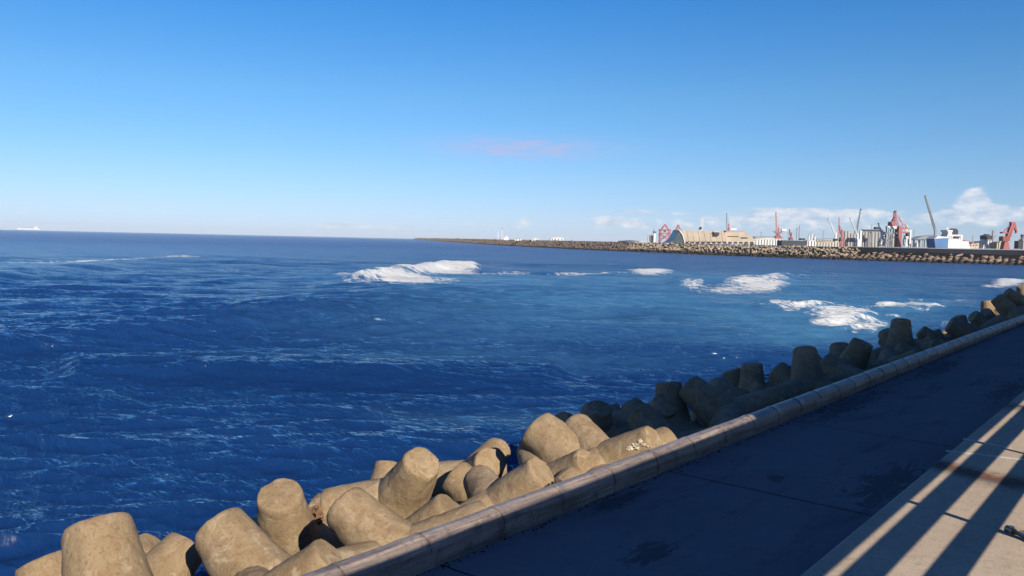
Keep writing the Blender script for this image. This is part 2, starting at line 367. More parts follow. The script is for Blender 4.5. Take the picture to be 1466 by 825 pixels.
    fm = a.math('ADD', at.outputs['Fac'], a.math('MULTIPLY', a.math('SUBTRACT', a.math('ADD', fn, lace), 1.0), 3.0))
    fmask = a.ramp(a.math('MULTIPLY', fm, a.math('MINIMUM', a.math('MULTIPLY', at.outputs['Fac'], 6.0), 1.0)), [(.25, 0.0), (.8, 1.0)])
    T = a.t.nodes; r1 = a.noise(rv, 2.2, 5, .6, .2); r2_ = a.noise(rv, .55, 4, .6, .2); r3_ = a.noise(rv, .10, 5, .6, .2)
    nrm_ = None
    for h, st, di in ((r1, .55, .16), (r2_, .8, .62), (r3_, .5, 2.2)):
        b_ = T.new('ShaderNodeBump'); b_.inputs['Strength'].default_value = st; b_.inputs['Distance'].default_value = di; a.link(h, b_.inputs['Height'])
        if nrm_: a.link(nrm_, b_.inputs['Normal'])
        nrm_ = b_.outputs[0]
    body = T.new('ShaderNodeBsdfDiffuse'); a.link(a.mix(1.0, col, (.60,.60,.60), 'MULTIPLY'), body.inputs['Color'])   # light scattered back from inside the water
    gl = T.new('ShaderNodeBsdfGlossy'); a.link(nrm_, gl.inputs['Normal']); gl.inputs['Color'].default_value = (1, 1, 1, 1)
    a.link(a.mix(open_sea, (.05,.05,.05), (.30,.30,.30)), gl.inputs['Roughness'])
    fr = T.new('ShaderNodeFresnel'); fr.inputs['IOR'].default_value = 1.45; a.link(nrm_, fr.inputs['Normal'])
    mx = T.new('ShaderNodeMixShader'); a.link(a.math('MULTIPLY', fr.outputs[0], a.math('SUBTRACT', 1.0, a.math('MULTIPLY', open_sea, .30))), mx.inputs[0]); a.link(body.outputs[0], mx.inputs[1]); a.link(gl.outputs[0], mx.inputs[2])
    fo = T.new('ShaderNodeBsdfDiffuse'); fo.inputs['Color'].default_value = (.50,.52,.53,1); a.link(nrm_, fo.inputs['Normal'])
    m2 = T.new('ShaderNodeMixShader'); a.link(fmask, m2.inputs[0]); a.link(mx.outputs[0], m2.inputs[1]); a.link(fo.outputs[0], m2.inputs[2])
    a.link(m2.outputs[0], [n for n in T if n.type == 'OUTPUT_MATERIAL'][0].inputs['Surface'])
    me.materials.append(a.m)
build_sea()

# ------------------------------------------------------------------ road, walkway, kerb wall
X0, X1 = -40.0, 320.0
bm = bmesh.new(); box(bm, X0, X1, 2.949, 6.14, -1.2, 0.0); tag(obj('road', bm, M_ROAD), kind='structure')
# expansion joints of the carriageway
bm = bmesh.new()
for jx in [1.2+5.05*i for i in range(-4, 22)]:
    n = 14; pts = [(jx+.012*random.uniform(-1,1)-.05*(i/n), 2.96+3.17*i/n) for i in range(n+1)]
    for (p, q) in zip(pts, pts[1:]):
        w = .010; f = [bm.verts.new((p[0]-w, p[1], .004)), bm.verts.new((p[0]+w, p[1], .004)), bm.verts.new((q[0]+w, q[1], .004)), bm.verts.new((q[0]-w, q[1], .004))]
        bm.faces.new(f)
tag(obj('road_joints', bm, plain('joint_filler', (.012,.012,.012), .95, .1)), kind='structure')
# walkway with a rounded worn kerb edge
bm = bmesh.new()
prof = [(2.95,-.6),(2.95,.11),(2.94,.138),(2.915,.15),(-6.0,.15),(-6.0,-.6)]
step = 2.0; xs = [X0+step*i for i in range(int((X1-X0)/step)+1)]
rows = [[bm.verts.new((x, y, z)) for (y, z) in prof] for x in xs]
for A, B in zip(rows, rows[1:]):
    for i in range(len(prof)-1): bm.faces.new((A[i], B[i], B[i+1], A[i+1]))
tag(obj('walkway', bm, M_WALK), kind='structure')
bm = bmesh.new(); box(bm, X0, X1, -400, -6.0, -.6, .146)
tag(obj('ground', bm, M_WALK), kind='structure')

# kerb wall: long rounded concrete beam in 1.22 m lengths with collars at the joints
prof = [(6.14,-.1),(6.132,.08)]+[(6.315-.183*math.cos(R_(t)), .155+.185*math.sin(R_(t))) for t in range(0, 181, 15)]+[(6.50,.1),(6.50,-1.6)]
bm = bmesh.new(); cen = (6.31, .12)
joints = [6.07+1.22*i+random.uniform(-.05,.05) for i in range(-30, 60)]
stations = []
for j in joints:
    stations += [(j-.6, 1.0, 0), (j-.032, 1.0, 0), (j-.028, .93, 0), (j+.0, .93, 0), (j+.004, 1.035, 0), (j+.07, 1.035, 0), (j+.075, 1.0, 0), (j+.3, 1.0, 0)]
stations += [(X1, 1, 0)]
rows = []
for (x, s, _) in stations:
    wob = random.uniform(-.004, .004)
    rows.append([bm.verts.new((x, cen[0]+(y-cen[0])*(s if z > -.05 else 1)+wob, cen[1]+(z-cen[1])*(s if z > .15 else 1)+random.uniform(-.003,.003))) for (y, z) in prof])
for A, B in zip(rows, rows[1:]):
    for i in range(len(prof)-1): bm.faces.new((A[i], B[i], B[i+1], A[i+1]))
kw = tag(obj('kerb_wall', bm, M_KERB), 'long low rounded concrete kerb wall between the road and the tetrapods', 'kerb wall')
for p in kw.data.polygons: p.use_smooth = True
m = kw.modifiers.new('edge', 'EDGE_SPLIT'); m.split_angle = R_(50)

# dark grit and rubble line at the foot of the kerb wall
bm = bmesh.new()
for i in range(900):
    x = random.uniform(3, 60); y = 6.12 - abs(random.gauss(0, .06)); r = random.uniform(.006, .018)
    bmesh.ops.create_icosphere(bm, subdivisions=1, radius=r, matrix=Matrix.Translation((x, y, r*.3)) @ Matrix.Diagonal((1, 1, .6, 1)))
tag(obj('loose_grit', bm, plain('black_grit', (.02,.019,.018), .9, .2)), 'dark grit gathered along the foot of the low kerb wall', 'grit', kind='stuff')

# two thin pale strips painting slits of sunlight between the post shadows
for (p, q, lab) in (((15.28,3.0),(15.66,1.6),'thin slit of painted sunlight across the walkway, the one nearer the rust stain'), ((16.49,2.96),(16.33,2.2),'short thin slit of painted sunlight across the walkway, the one farther from the rust stain')):
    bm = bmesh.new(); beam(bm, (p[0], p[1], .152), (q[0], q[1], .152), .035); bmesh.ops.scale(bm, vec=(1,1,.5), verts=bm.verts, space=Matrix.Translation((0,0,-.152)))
    tag(obj('sun_slit', bm, M_SUN_SLIT), lab, 'sun slit', 'painted sun slits on the walkway')

# steel tube with a knuckle joint and an offcut of board behind it
root = empty('steel_tube', (11.33, 1.47, .15), R_(-128)); tag(root, 'short steel tube with a bright knuckle end lying on the sunlit walkway', 'steel tube')
bm = bmesh.new(); cyl(bm, (0.03,0,.05), (.9,0,.05), .026, .026, 20); obj('tube', bm, M_STEEL, root, True)
bm = bmesh.new(); cyl(bm, (-.06,0,.05), (.05,0,.05), .045, .042, 20); cyl(bm, (0,0,.0), (0,0,.10), .035, .035, 16); obj('knuckle', bm, M_STEEL, root)
bm = bmesh.new()
f = [(11.42,1.44),(11.75,1.20),(11.9,.7),(11.2,.7),(11.3,1.3)]
lo = [bm.verts.new((x, y, .155)) for x, y in f]; hi = [bm.verts.new((x, y, .175)) for x, y in f]
bm.faces.new(hi); bm.faces.new(lo[::-1])
for i in range(len(f)): bm.faces.new((lo[i], lo[(i+1)%5], hi[(i+1)%5], hi[i]))
bmesh.ops.recalc_face_normals(bm, faces=bm.faces)
tag(obj('board_offcut', bm, M_PLY), 'brown flat board lying behind the steel tube', 'board')

# unseen slatted screen on posts, added to shade road and walkway
YB = -1.0
root = empty('slatted_shade_screen', (0, YB, .15)); tag(root, 'unseen slatted screen on posts, added inland of the walkway to cast shade', 'shade screen')
def part_box(name, x0, x1, z0, z1, d=.06, mat=M_SHADE_SCREEN, y=0):
    bm = bmesh.new(); box(bm, x0, x1, y-d/2, y+d/2, z0-.15, z1-.15); return obj(name, bm, mat, root)
kz = math.tan(R_(SUN_EL))/math.sin(R_(SHADOW_AZ))
def hz(y, z=.15): return (y-YB)*kz+z
XE = 14.8-(6.3-YB)/math.tan(R_(SHADOW_AZ))
part_box('panel', X0, XE, hz(2.76), hz(6.15, .30)-.02)
part_box('panel', XE+.002, 58, hz(2.76), 8.3)
part_box('panel', 58.002, 120, hz(2.76), 3.9)
part_box('rail', X0, 120, hz(2.28), hz(2.60)); part_box('rail', X0, 120, hz(1.63), hz(1.94)); part_box('rail', X0, 120, hz(-.35), hz(-.02))
for i in range(-3, 9):
    x = 11.83-(2.73-YB)/math.tan(R_(SHADOW_AZ))+4.57*i; part_box('shade_screen_post', x-.045, x+.045, .15, hz(2.76)-.003, .07)

# ------------------------------------------------------------------ tetrapods
CAPD, LEG = .68, 1.46
TD = [Vector((0,0,1))] + [Vector((math.sin(R_(109.47))*math.cos(t), math.sin(R_(109.47))*math.sin(t), math.cos(R_(109.47)))) for t in (0, 2*math.pi/3, 4*math.pi/3)]
def tetra_mesh(name, seed):
    from mathutils import noise as mn
    bm = bmesh.new(); rr = random.Random(seed); n = 56
    for d in TD:
        t = LEG*(1+rr.uniform(-.015,.015)); s_ = d.orthogonal().normalized(); u_ = d.cross(s_)
        ra, rt_ = .565, CAPD/2+.015
        prof = [(h, ra+(rt_-ra)*h/t) for h in np.linspace(0, t-.045, 26)]
        prof += [(t-.028, rt_-.004), (t-.012, rt_-.012), (t-.003, rt_-.026), (t, rt_-.046), (t+.002, rt_-.16), (t+.002, rt_-.28)]
        rows = []
        seam = rr.uniform(0, 3.1)
        for h, r in prof:
            row = []
            for i in range(n):
                th = 2*math.pi*i/n
                p = d*h + (s_*math.cos(th)+u_*math.sin(th))*r
                nv = mn.noise(p*1.7+Vector((seed*9,0,0)))*.022 + mn.noise(p*6.5)*.010 + mn.noise(p*19)*.005
                if h > t-.06 and h < t+.001: nv -= max(0, mn.noise(p*4.2+Vector((0,seed*5,3)))-.16)*.055      # chipped rim
                ds = min(abs((th-seam+math.pi) % (2*math.pi)-math.pi), abs((th-seam-math.pi+math.pi) % (2*math.pi)-math.pi))
                if ds < .06: nv += .014                      # mould seam
                row.append(bm.verts.new(p + (s_*math.cos(th)+u_*math.sin(th))*nv*(0 if h > t else 1) + d*(mn.noise(p*7)*.008 if h > t-.01 else 0)))
            rows.append(row)
        for A, B in zip(rows, rows[1:]):
            for i in range(n): bm.faces.new((A[i], A[(i+1)%n], B[(i+1)%n], B[i]))
        bm.faces.new(rows[-1])
    bmesh.ops.recalc_face_normals(bm, faces=bm.faces)
    me = bpy.data.meshes.new(name); bm.to_mesh(me); bm.free(); me.materials.append(M_TET)
    for p in me.polygons: p.use_smooth = True
    return me
T_MESH = [tetra_mesh('tetrapod', s) for s in (1, 2, 3)]

CON = [(-300,840),(0,838),(25,825),(50,785),(80,772),(92,755),(120,735),(148,731),(178,745),(195,768),(215,765),(235,770),(255,775),(280,752),(300,735),(325,729),(345,745),(361,760),(362,700),(375,686),(400,682),(425,690),(435,705),(455,708),(475,697),(505,698),(529,712),(530,665),(545,647),(572,650),(590,637),(615,636),(630,655),(650,658),(680,672),(690,640),(705,620),(722,635),(742,615),(750,598),(770,592),(790,600),(800,590),(818,600),(826,580),(840,569),(860,568),(880,568),(890,585),(895,568),(915,568),(942,575),(943,535),(960,530),(975,537),(1005,555),(1012,545),(1025,536),(1045,525),(1060,525),(1068,508),(1085,508),(1095,515),(1120,505),(1135,490),(1155,484),(1170,497),(1185,498),(1195,483),(1212,484),(1225,492),(1235,474),(1265,468),(1278,450),(1290,444),(1302,450),(1308,465),(1330,463),(1345,460),(1370,448),(1385,445),(1395,440),(1405,425),(1420,412),(1440,405),(1466,398),(1700,370)]
cx_, cy_ = [p[0] for p in CON], [p[1] for p in CON]
LYING = [False]
def leg_cost(o_, dirs, sc=1.0):
    c = 0
    for h in dirs:
        tip = o_ + h*LEG*sc
        pr = proj(tip)
        if pr is not None:
            rad = CAPD*.5*sc*FPX/max((tip-CP).dot(fw), 1)
            c += max(0, float(np.interp(pr[0], cx_, cy_)) - (pr[1]-rad*.8))*1.0
            if LYING[0]: c += max(0, 708-.353*(pr[0]-740) - (pr[1]-rad))*1.5
        c += max(0, 6.56+CAPD*.5*sc - tip.y)*60
        c += max(0, h.z)*6
    return c
def orient(d, nspin=24, at=None, sc=1.0):
    """rotation taking leg 0 to d; the spin keeps the other legs low and clear of the kerb wall"""
    q0 = Vector((0,0,1)).rotation_difference(d); best = None
    for i in range(nspin):
        q = q0 @ Matrix.Rotation(2*math.pi/3*i/nspin, 3, 'Z').to_quaternion()
        hs_ = [(q @ t) for t in TD[1:]]
        s = max(h.z - .25*h.dot(fw) for h in hs_)
        if at is not None: s += leg_cost(at, hs_, sc)
        if best is None or s < best[0]: best = (s, q)
    orient.cost = best[0]
    return best[1]
DEBUG = False
GT = 'concrete tetrapods of the sea defence beside the road'
def tetra(tx, ty, dia, ang, toward, label, ks=(1.0, 1.06, 1.12, 1.2, 1.3, 1.4), group=None, mesh=None):
    a_, t_ = R_(ang), R_(toward)
    v_ = ray(tx, ty).normalized(); r_ = (rt - v_*rt.dot(v_)).normalized(); u_ = (up - v_*up.dot(v_)).normalized()
    d = (r_*math.cos(a_)+u_*math.sin(a_))*math.cos(t_) - v_*math.sin(t_); d.normalize()
    best = None; LYING[0] = (18 < ang < 46 and 5 < toward < 45 and ty > 600)
    for k_ in ks:
        D = CAPD*k_*FPX/dia; tip = at_depth(tx, ty, D); o_ = tip-d*LEG*k_
        q = orient(d, 40, o_, k_); c = orient.cost + max(0, 6.56+CAPD*.5*k_-tip.y)*80 + max(0, 6.56+.62*k_-o_.y)*80 + (k_-1)*40
        if best is None or c < best[0]: best = (c, k_, o_, q)
    c, k_, o_, q = best
    if DEBUG: print('TETRA', (tx, ty), 'cost %.0f k %.2f' % (c, k_), tuple(round(v, 1) for v in o_), 'body', tuple(round(v) for v in proj(o_)), [tuple(round(v) for v in (proj(o_+(q@h)*LEG*k_) or (-1,-1))) for h in TD])
    o = bpy.data.objects.new('tetrapod', mesh or T_MESH[int(tx) % 3]); C.objects.link(o)
    o.location = o_; o.scale = (k_,)*3; o.rotation_mode = 'QUATERNION'; o.rotation_quaternion = q
    tag(o, label, 'tetrapod', group or GT); return o
SPEC = [
 (60,800,68,108,-8,'leftmost tan tetrapod, its leg cut off by the black shadow of the big upright one'),
 (137,748,86,100,-14,'largest upright tan tetrapod with a domed leg at the bottom left'),
 (217,780,42,50,30,'small brown tetrapod end poking out low at the water behind the largest one'),
 (268,782,58,50,-15,'sunlit tetrapod leg wedged between the largest one and a black shadow gap'),
 (308,752,72,127,-22,'thick tan tetrapod leaning left, second large one from the left', (1.1,)),
 (399,706,60,102,46,'upright tetrapod with a flat round top standing clear against the water', (1.08,)),
 (472,797,60,42,24,'tetrapod leg lying along the kerb wall with a pale round end, nearest of them', (.8,)),
 (448,722,34,150,-15,'small dark tetrapod end behind the flat topped upright one'),
 (488,722,62,137,-20,'broad tan tetrapod leaning left behind the second lying leg', (1.0,)),
 (648,727,54,44,24,'long smooth tetrapod leg lying along the kerb wall under the tall pink capped one', (.88,)),
 (605,660,52,60,48,'tall tetrapod with a bright pinkish round cap facing the road'),
 (556,664,36,82,-12,'shadowed upright tetrapod with only its rim lit, left of the pink capped one'),
 (648,680,48,140,-15,'tan tetrapod slanting away right from behind the pink capped one', (1.15,)),
 (702,661,42,50,64,'tetrapod with a pale round end facing the road below a taller leg'),
 (704,638,32,92,25,'narrow upright tetrapod leg right behind the pale round end'),
 (775,675,47,43,30,'lying tetrapod with a pale end cap halfway along the sunlit row', (.88,)),
 (766,614,56,140,-16,'large tan tetrapod leaning left toward the water with a ridge along it', (1.28,)),
 (800,605,34,150,42,'dark round tetrapod end with a pale rim behind the ridged one'),
 (857,583,36,82,35,'pale upright tetrapod at the far end of the sunlit group'),
 (840,607,42,135,-15,'tan tetrapod leaning left in front of the pale upright one', (1.2,)),
 (832,636,30,70,35,'small rounded tetrapod end between the ridged and the half shaded one'),
 (842,661,42,34,38,'half shaded tetrapod with a black body and a sunlit end by the kerb wall', (.88,)),
 (938,629,44,28,24,'last sunlit lying tetrapod before the long shadow', (.92,)),
 (871,582,28,110,0,'dark tetrapod directly behind the pale upright one, first in the shadow'),
 (900,577,28,125,-12,'small dark tetrapod behind the first big shaded one'),
 (912,590,38,130,-18,'big shaded tetrapod leaning left above the last sunlit lying one'),
 (954,578,36,60,55,'shaded tetrapod with a faint round end facing the road'),
 (957,548,35,95,-8,'tall shaded tetrapod standing like a block against the water'),
 (985,553,36,140,-15,'long shaded tetrapod slope right of the tall block like one'),
 (1026,555,33,130,-15,'shaded tetrapod leaning left, highest of its trio before the blurred stretch'),
 (1000,622,36,10,14,'shaded lying tetrapod leg next to where the kerb wall goes dark'),
 (1046,530,26,110,5,'low shaded tetrapod top left of the thin upright one'),
 (1076,520,27,92,8,'thin upright shaded tetrapod in the middle of the dark stretch'),
 (1110,530,30,140,-15,'shaded tetrapod sloping left below the broad peak'),
 (1152,500,31,95,-22,'broad dark tetrapod peak, tallest in the middle of the shadow'),
 (1178,518,30,142,-15,'shaded tetrapod leg down the right flank of the broad peak'),
 (1202,494,26,93,-22,'second dark tetrapod peak, right of the broad one'),
 (1236,489,28,65,10,'dark tetrapod beside the white surf at the edge of the shadow row'),
 (1266,480,28,142,-15,'dark tetrapod leaning left below the lone upright dome'),
 (1290,458,24,88,-15,'lone upright dark tetrapod dome rising above the far shaded row'),
 (1318,474,18,140,10,'small dark tetrapod low in the far shaded row, right of the lone dome'),
 (1336,474,17,110,4,'tiny dark tetrapod top between the lone dome and the wide one'),
 (1358,464,22,150,10,'wide dark tetrapod before the far sunlit cluster'),
 (1374,452,14,100,10,'small tetrapod top with a tan rim where the far sunlight begins'),
 (1392,452,17,140,25,'first far sunlit tetrapod, leaning left'),
 (1409,447,17,120,35,'far sunlit tetrapod, second in the cluster, facing the road'),
 (1412,431,13,95,-5,'dark tetrapod top against the water above the far sunlit cluster'),
 (1425,426,16,130,5,'purple shadowed tetrapod behind the far sunlit pair'),
 (1432,437,17,140,22,'far sunlit tetrapod in the middle of the cluster'),
 (1441,419,15,138,20,'pale tetrapod leg leaning left high in the far cluster'),
 (1452,428,16,140,15,'far sunlit tetrapod leg sloping down to the right edge'),
 (1463,409,14,100,15,'farthest visible tetrapod at the right edge beside the white surf'),
 (1464,424,15,140,10,'sunlit tetrapod below the farthest one at the right edge'),
 (1120,582,32,12,10,'long shaded tetrapod leg lying behind the dark kerb wall below the broad peak'),
 (1235,536,26,12,10,'shaded lying tetrapod leg behind the kerb wall right of the two peaks'),
 (1330,497,20,12,10,'shaded lying tetrapod leg farther along the dark kerb wall'),
 (1448,449,12,8,25,'thin pale tetrapod leg lying by the kerb wall in the far cluster'),
]
for s in SPEC: tetra(*s)

# more of the same pile filling the slope behind and below
SIL = [(-400,840),(0,838),(60,822),(200,806),(262,800),(360,790),(440,752),(530,734),(600,712),(700,676),(800,632),(870,612),(940,586),(1040,550),(1150,512),(1250,490),(1350,471),(1400,458),(1466,430),(1600,396)]
sx_, sy_ = [p[0] for p in SIL], [p[1] for p in SIL]
def mound(y): return -.75 - (y-6.5)*.52 if y < 22 else -8.8
placed = []
def try_fill(x, y, z, scale=1):
    o_ = Vector((x, y, z)); q = Vector((random.gauss(0,1), random.gauss(0,1), random.gauss(0,1)+.6)).normalized()
    Q = orient(q)
    inside = False
    for t in TD:
        tip = o_ + (Q @ t)*LEG
        pr = proj(tip)
        if pr is None: continue
        rad = CAPD*.6*FPX/max((tip-CP).dot(fw), 1)
        if tip.y < 6.62+CAPD*.45 : return False
        if -60 < pr[0] < 1500:
            inside = True
            if pr[1]-rad < np.interp(pr[0], sx_, sy_): return False
    for p in placed:
        if (p-o_).length < 1.25: return False
    o = bpy.data.objects.new('tetrapod', T_MESH[len(placed) % 3]); C.objects.link(o)
    o.location = o_; o.rotation_mode = 'QUATERNION'; o.rotation_quaternion = Q; placed.append(o_)
    tag(o, 'half hidden tetrapod %s, %s' % ('close behind the kerb wall' if o_.y < 10 else ('deep in the pile' if o_.y < 13.5 else 'down by the water'), next(n_ for l_, n_ in ((420,'at the bottom left under the largest one'),(640,'under the flat topped and pink capped ones'),(870,'under the ridged and the half shaded ones'),(1120,'in the shade before the broad peak'),(1300,'in the shade around the two peaks'),(1390,'in the shade past the lone dome'),(9999,'in the far sunlit cluster')) if (proj(o_) or (0, 0))[0] < l_)), 'tetrapod', 'half hidden tetrapods inside the pile'); return True
for t in range(5200):
    x = random.uniform(0, 75); y = random.uniform(7.6, 19)
    if len(placed) > 150: break
    try_fill(x, y, mound(y)+random.uniform(.3, 1.1))

# rubble bank under the tetrapods
bm = bmesh.new(); rows = []
for i in range(190):
    x = X0+i*1.9
    rows.append([bm.verts.new((x+random.uniform(-.4,.4), y, mound(y)-1.0+random.uniform(-.35,.35))) for y in np.linspace(6.5, 24, 14)])
for A, B in zip(rows, rows[1:]):
    for i in range(13): bm.faces.new((A[i], B[i], B[i+1], A[i+1]))
tag(obj('rubble_bank', bm, M_RUBBLE), kind='structure')

# broken mortar lumps on the last sunlit lying tetrapod
root_p = on_plane(915, 638, .02)
rk = random.Random(3); P0 = at_depth(915, 637, 12.2)
bm = bmesh.new()
for (x, y, s) in ((903,641,.09),(909,637,.10),(916,632,.10),(922,637,.09),(927,639,.06),(899,643,.06),(912,642,.08)):
    p = at_depth(x, y, 12.2+rk.uniform(-.05,.05))
    r = bmesh.ops.create_icosphere(bm, subdivisions=2, radius=s*.5, matrix=Matrix.Translation(p))
    for vtx in r['verts']: vtx.co += Vector((rk.uniform(-1,1), rk.uniform(-1,1), rk.uniform(-1,1)))*s*.2; vtx.co.z = p.z+(vtx.co.z-p.z)*.65
tag(obj('broken_mortar', bm, M_DEBRIS), 'lumps of pale broken mortar in front of the last sunlit lying tetrapod', 'rubble')
# coarse stones glimpsed between upright tetrapods
bm = bmesh.new()
for i in range(16):
    p = at_depth(rk.uniform(446,458), rk.uniform(730,750), 14.8+rk.uniform(0,.5)); r = bmesh.ops.create_icosphere(bm, subdivisions=1, radius=rk.uniform(.05,.10), matrix=Matrix.Translation(p))
    for vtx in r['verts']: vtx.co += Vector((rk.uniform(-1,1), rk.uniform(-1,1), rk.uniform(-1,1)))*.03
tag(obj('stone_rubble', bm, plain('rusty_stones', (.27,.15,.09), .9, .2, .5, 6)), 'reddish stone rubble wedged between the flat topped tetrapod and its neighbour', 'rubble', kind='stuff')

# ------------------------------------------------------------------ breakwater
BASE = [(590,342.9),(620,344.9),(650,346.9),(695,349.9),(740,352.8),(820,356.9),(900,360.4),(1000,364.6),(1100,368.2),(1200,371.8),(1330,376),(1466,380),(1600,384.6),(1800,392.5)]
TOPZ = 4.3
bp = [on_plane(x, y, SEA) for x, y in BASE]
ML = [plain('pale_quay', (.52,.49,.45), .85, .2, .15, .02)]
def nrm(i):
    a_ = bp[max(i-1, 0)]; b_ = bp[min(i+1, len(bp)-1)]; t = (b_-a_); n = Vector((-t.y, t.x, 0)).normalized()
    return n if n.dot(bp[i]-CP) > 0 else -n
nr_ = [nrm(i) for i in range(len(bp))]
def bw(s):       # s in px of base line -> world base point and inland normal
    xs = [b[0] for b in BASE]; s = max(xs[0], min(xs[-1], s))
    for i in range(len(xs)-1):
        if xs[i] <= s <= xs[i+1]:
            # interpolate in 1/distance so that spacing follows the picture
            d0, d1 = bp[i].length, bp[i+1].length
            t = (s-xs[i])/(xs[i+1]-xs[i]); f = (t/d1)/((1-t)/d0+t/d1)
            f = max(0, min(1, f)); f = t*d0/(t*d0+(1-t)*d1)
            return bp[i].lerp(bp[i+1], f), nr_[i].lerp(nr_[i+1], f).normalized()
SLOPEW = 15.0
bm = bmesh.new(); rows = []
for i in range(0, 200):
    s = 590+i*(1210/199); p, n = bw(s); W = SLOPEW
    prof_ = [(-2, -2.5), (0, 0), (W*.5, (TOPZ-SEA)*.42-.6), (W, TOPZ-SEA-2.2), (W+2, TOPZ-SEA-2.0), (W+9, TOPZ-SEA-2.0), (W+12, -1)]
    rows.append([bm.verts.new(p + n*a_ + Vector((0,0,b_-1.0))) for a_, b_ in prof_])
for A, B in zip(rows, rows[1:]):
    for i in range(6): bm.faces.new((A[i], B[i], B[i+1], A[i+1]))
tag(obj('breakwater_core', bm, plain('gap_shade_core', (.012,.011,.012), .9, .1, .4, .3)), kind='structure')  # near-black colour paints the shade in the gaps between blocks

def small_tetra(bm, M):
    for d in TD:
        cyl(bm, M @ (d*0.0), M @ (d*LEG), .62*M.median_scale, .36*M.median_scale, 7)
def stretch(px):
    for lim, nm in ((760,'near the domed hut'),(890,'below the low white sheds'),(960,'below the white silos'),(1030,'below the big warehouse'),(1080,'below the second warehouse'),(1150,'below the dark barge'),(1215,'below the first white cranes'),(1265,'below the conveyor gallery'),(1310,'below the largest red crane'),(1345,'below the tallest crane'),(1390,'below the blue and white ship'),(1425,'below the dark blue block'),(1600,'below the red jib crane')):
        if px < lim: return nm
    return 'off to the right'
ROWN = {0: 'at the waterline', 1: 'low on the bank', 2: 'halfway up the bank', 3: 'high on the bank', 4: 'at the crest'}
bm = bmesh.new(); small_tetra(bm, Matrix.Identity(4)); me_s = bpy.data.meshes.new('armour_tetrapod'); bmesh.ops.recalc_face_normals(bm, faces=bm.faces); bm.to_mesh(me_s); bm.free(); me_s.materials.append(M_FAR)
tetA = []
rb = random.Random(21)
# list every armour block along the bank, nearest first
s = 1215.0; blocks = []
while s > 592:
    p, n = bw(s); D = p.length; ppm = FPX/D
    sc_ = 1.5 if D < 1500 else 2.3
    for row, fr in enumerate((.06, .30, .55, .78, .97) if D < 1500 else (.1, .5, .9)):
        q = p + n*(SLOPEW*fr+rb.uniform(-.7,.7)) + Vector((0,0,(TOPZ-SEA-1.6)*fr+rb.uniform(-.8,1.2)-.2))
        blocks.append((s, q, sc_*rb.uniform(.75,1.25), fr, D))
    sp = 4.9 if D < 1000 else (5.6 if D < 1500 else 13)
    # step in world metres along the line
    ds = .5; p2, _ = bw(s-ds); s -= ds*sp/max((p-p2).length, .01)
tet_blocks = [b for b in blocks]
# 300 biggest: upper rows at the near end
tet_blocks.sort(key=lambda b: b[4]-(6 if b[3] > .4 else 0))
cnt = 0; bm = bmesh.new()
for (s_, q, sc_, fr, D) in tet_blocks:
    Q = orient(Vector((rb.gauss(0,1), rb.gauss(0,1), rb.gauss(0,1)+.4)).normalized(), 6) if cnt < 300 else Matrix.Rotation(rb.uniform(0,6.28), 3, Vector((rb.gauss(0,1), rb.gauss(0,1), rb.gauss(0,1))).normalized()).to_quaternion()
    if cnt < 300:
        o = bpy.data.objects.new('armour_tetrapod', me_s); C.objects.link(o); o.location = q; o.scale = (sc_,)*3
        o.rotation_mode = 'QUATERNION'; o.rotation_quaternion = Q
        tag(o, 'far breakwater tetrapod %s, %s' % (ROWN[min(int(fr*5),4)], stretch(proj(q)[0])), 'tetrapod', 'far tetrapods on the breakwater')
    else:
        small_tetra(bm, Matrix.LocRotScale(q, Q, (sc_,)*3))
    cnt += 1
bmesh.ops.recalc_face_normals(bm, faces=bm.faces)
M_FAR2 = concrete_blocks('far_breakwater_rock', ((.30,.24,.19), (.18,.14,.11), (.20,.15,.12), (.12,.09,.07), (.08,.07,.06), (.36,.3,.25)))
tag(obj('breakwater_armour', bm, M_FAR2), 'band of tiny tan armour blocks along the far breakwater out to its tip', 'armour blocks', kind='stuff')
# boulders at the right-hand stretch
M_BOULD = concrete_blocks('reddish_armour_rock', ((.55,.42,.35), (.30,.21,.16), (.26,.18,.13), (.22,.15,.1), (.1,.07,.06), (.5,.42,.34)), -3.4)
b_me = []
for k_ in range(4):
    bm = bmesh.new(); bmesh.ops.create_icosphere(bm, subdivisions=1, radius=1); r = random.Random(k_)
    for v_ in bm.verts: v_.co = Vector((v_.co.x*1.25, v_.co.y, v_.co.z*.72))*r.uniform(.68, 1.22)
    me = bpy.data.meshes.new('boulder'); bm.to_mesh(me); bm.free(); me.materials.append(M_BOULD); b_me.append(me)
s = 1176.0; nb = 0
while s < 1560:
    p, n = bw(s)
    for fr in (.04, .25, .46, .68, .9):
        q = p + n*(SLOPEW*fr+rb.uniform(-1,1)) + Vector((0,0,5.4*fr+rb.uniform(-.2,.8)-.1))
        o = bpy.data.objects.new('boulder', rb.choice(b_me)); C.objects.link(o); o.location = q; sc_ = rb.uniform(1.2, 2.3)
        o.scale = (sc_*rb.uniform(.9,1.5), sc_, sc_*rb.uniform(.8,1.05)); o.rotation_euler = (rb.uniform(-.4,.4), rb.uniform(-.4,.4), rb.uniform(0,6.28))
        tag(o, 'reddish breakwater boulder %s, %s' % (ROWN[int(fr*5)], stretch(proj(q)[0])), 'boulder', 'boulders below the dark wall of the breakwater'); nb += 1
    ds = .5; p2, _ = bw(s+ds); s += ds*4.3/max((p-p2).length, .01)

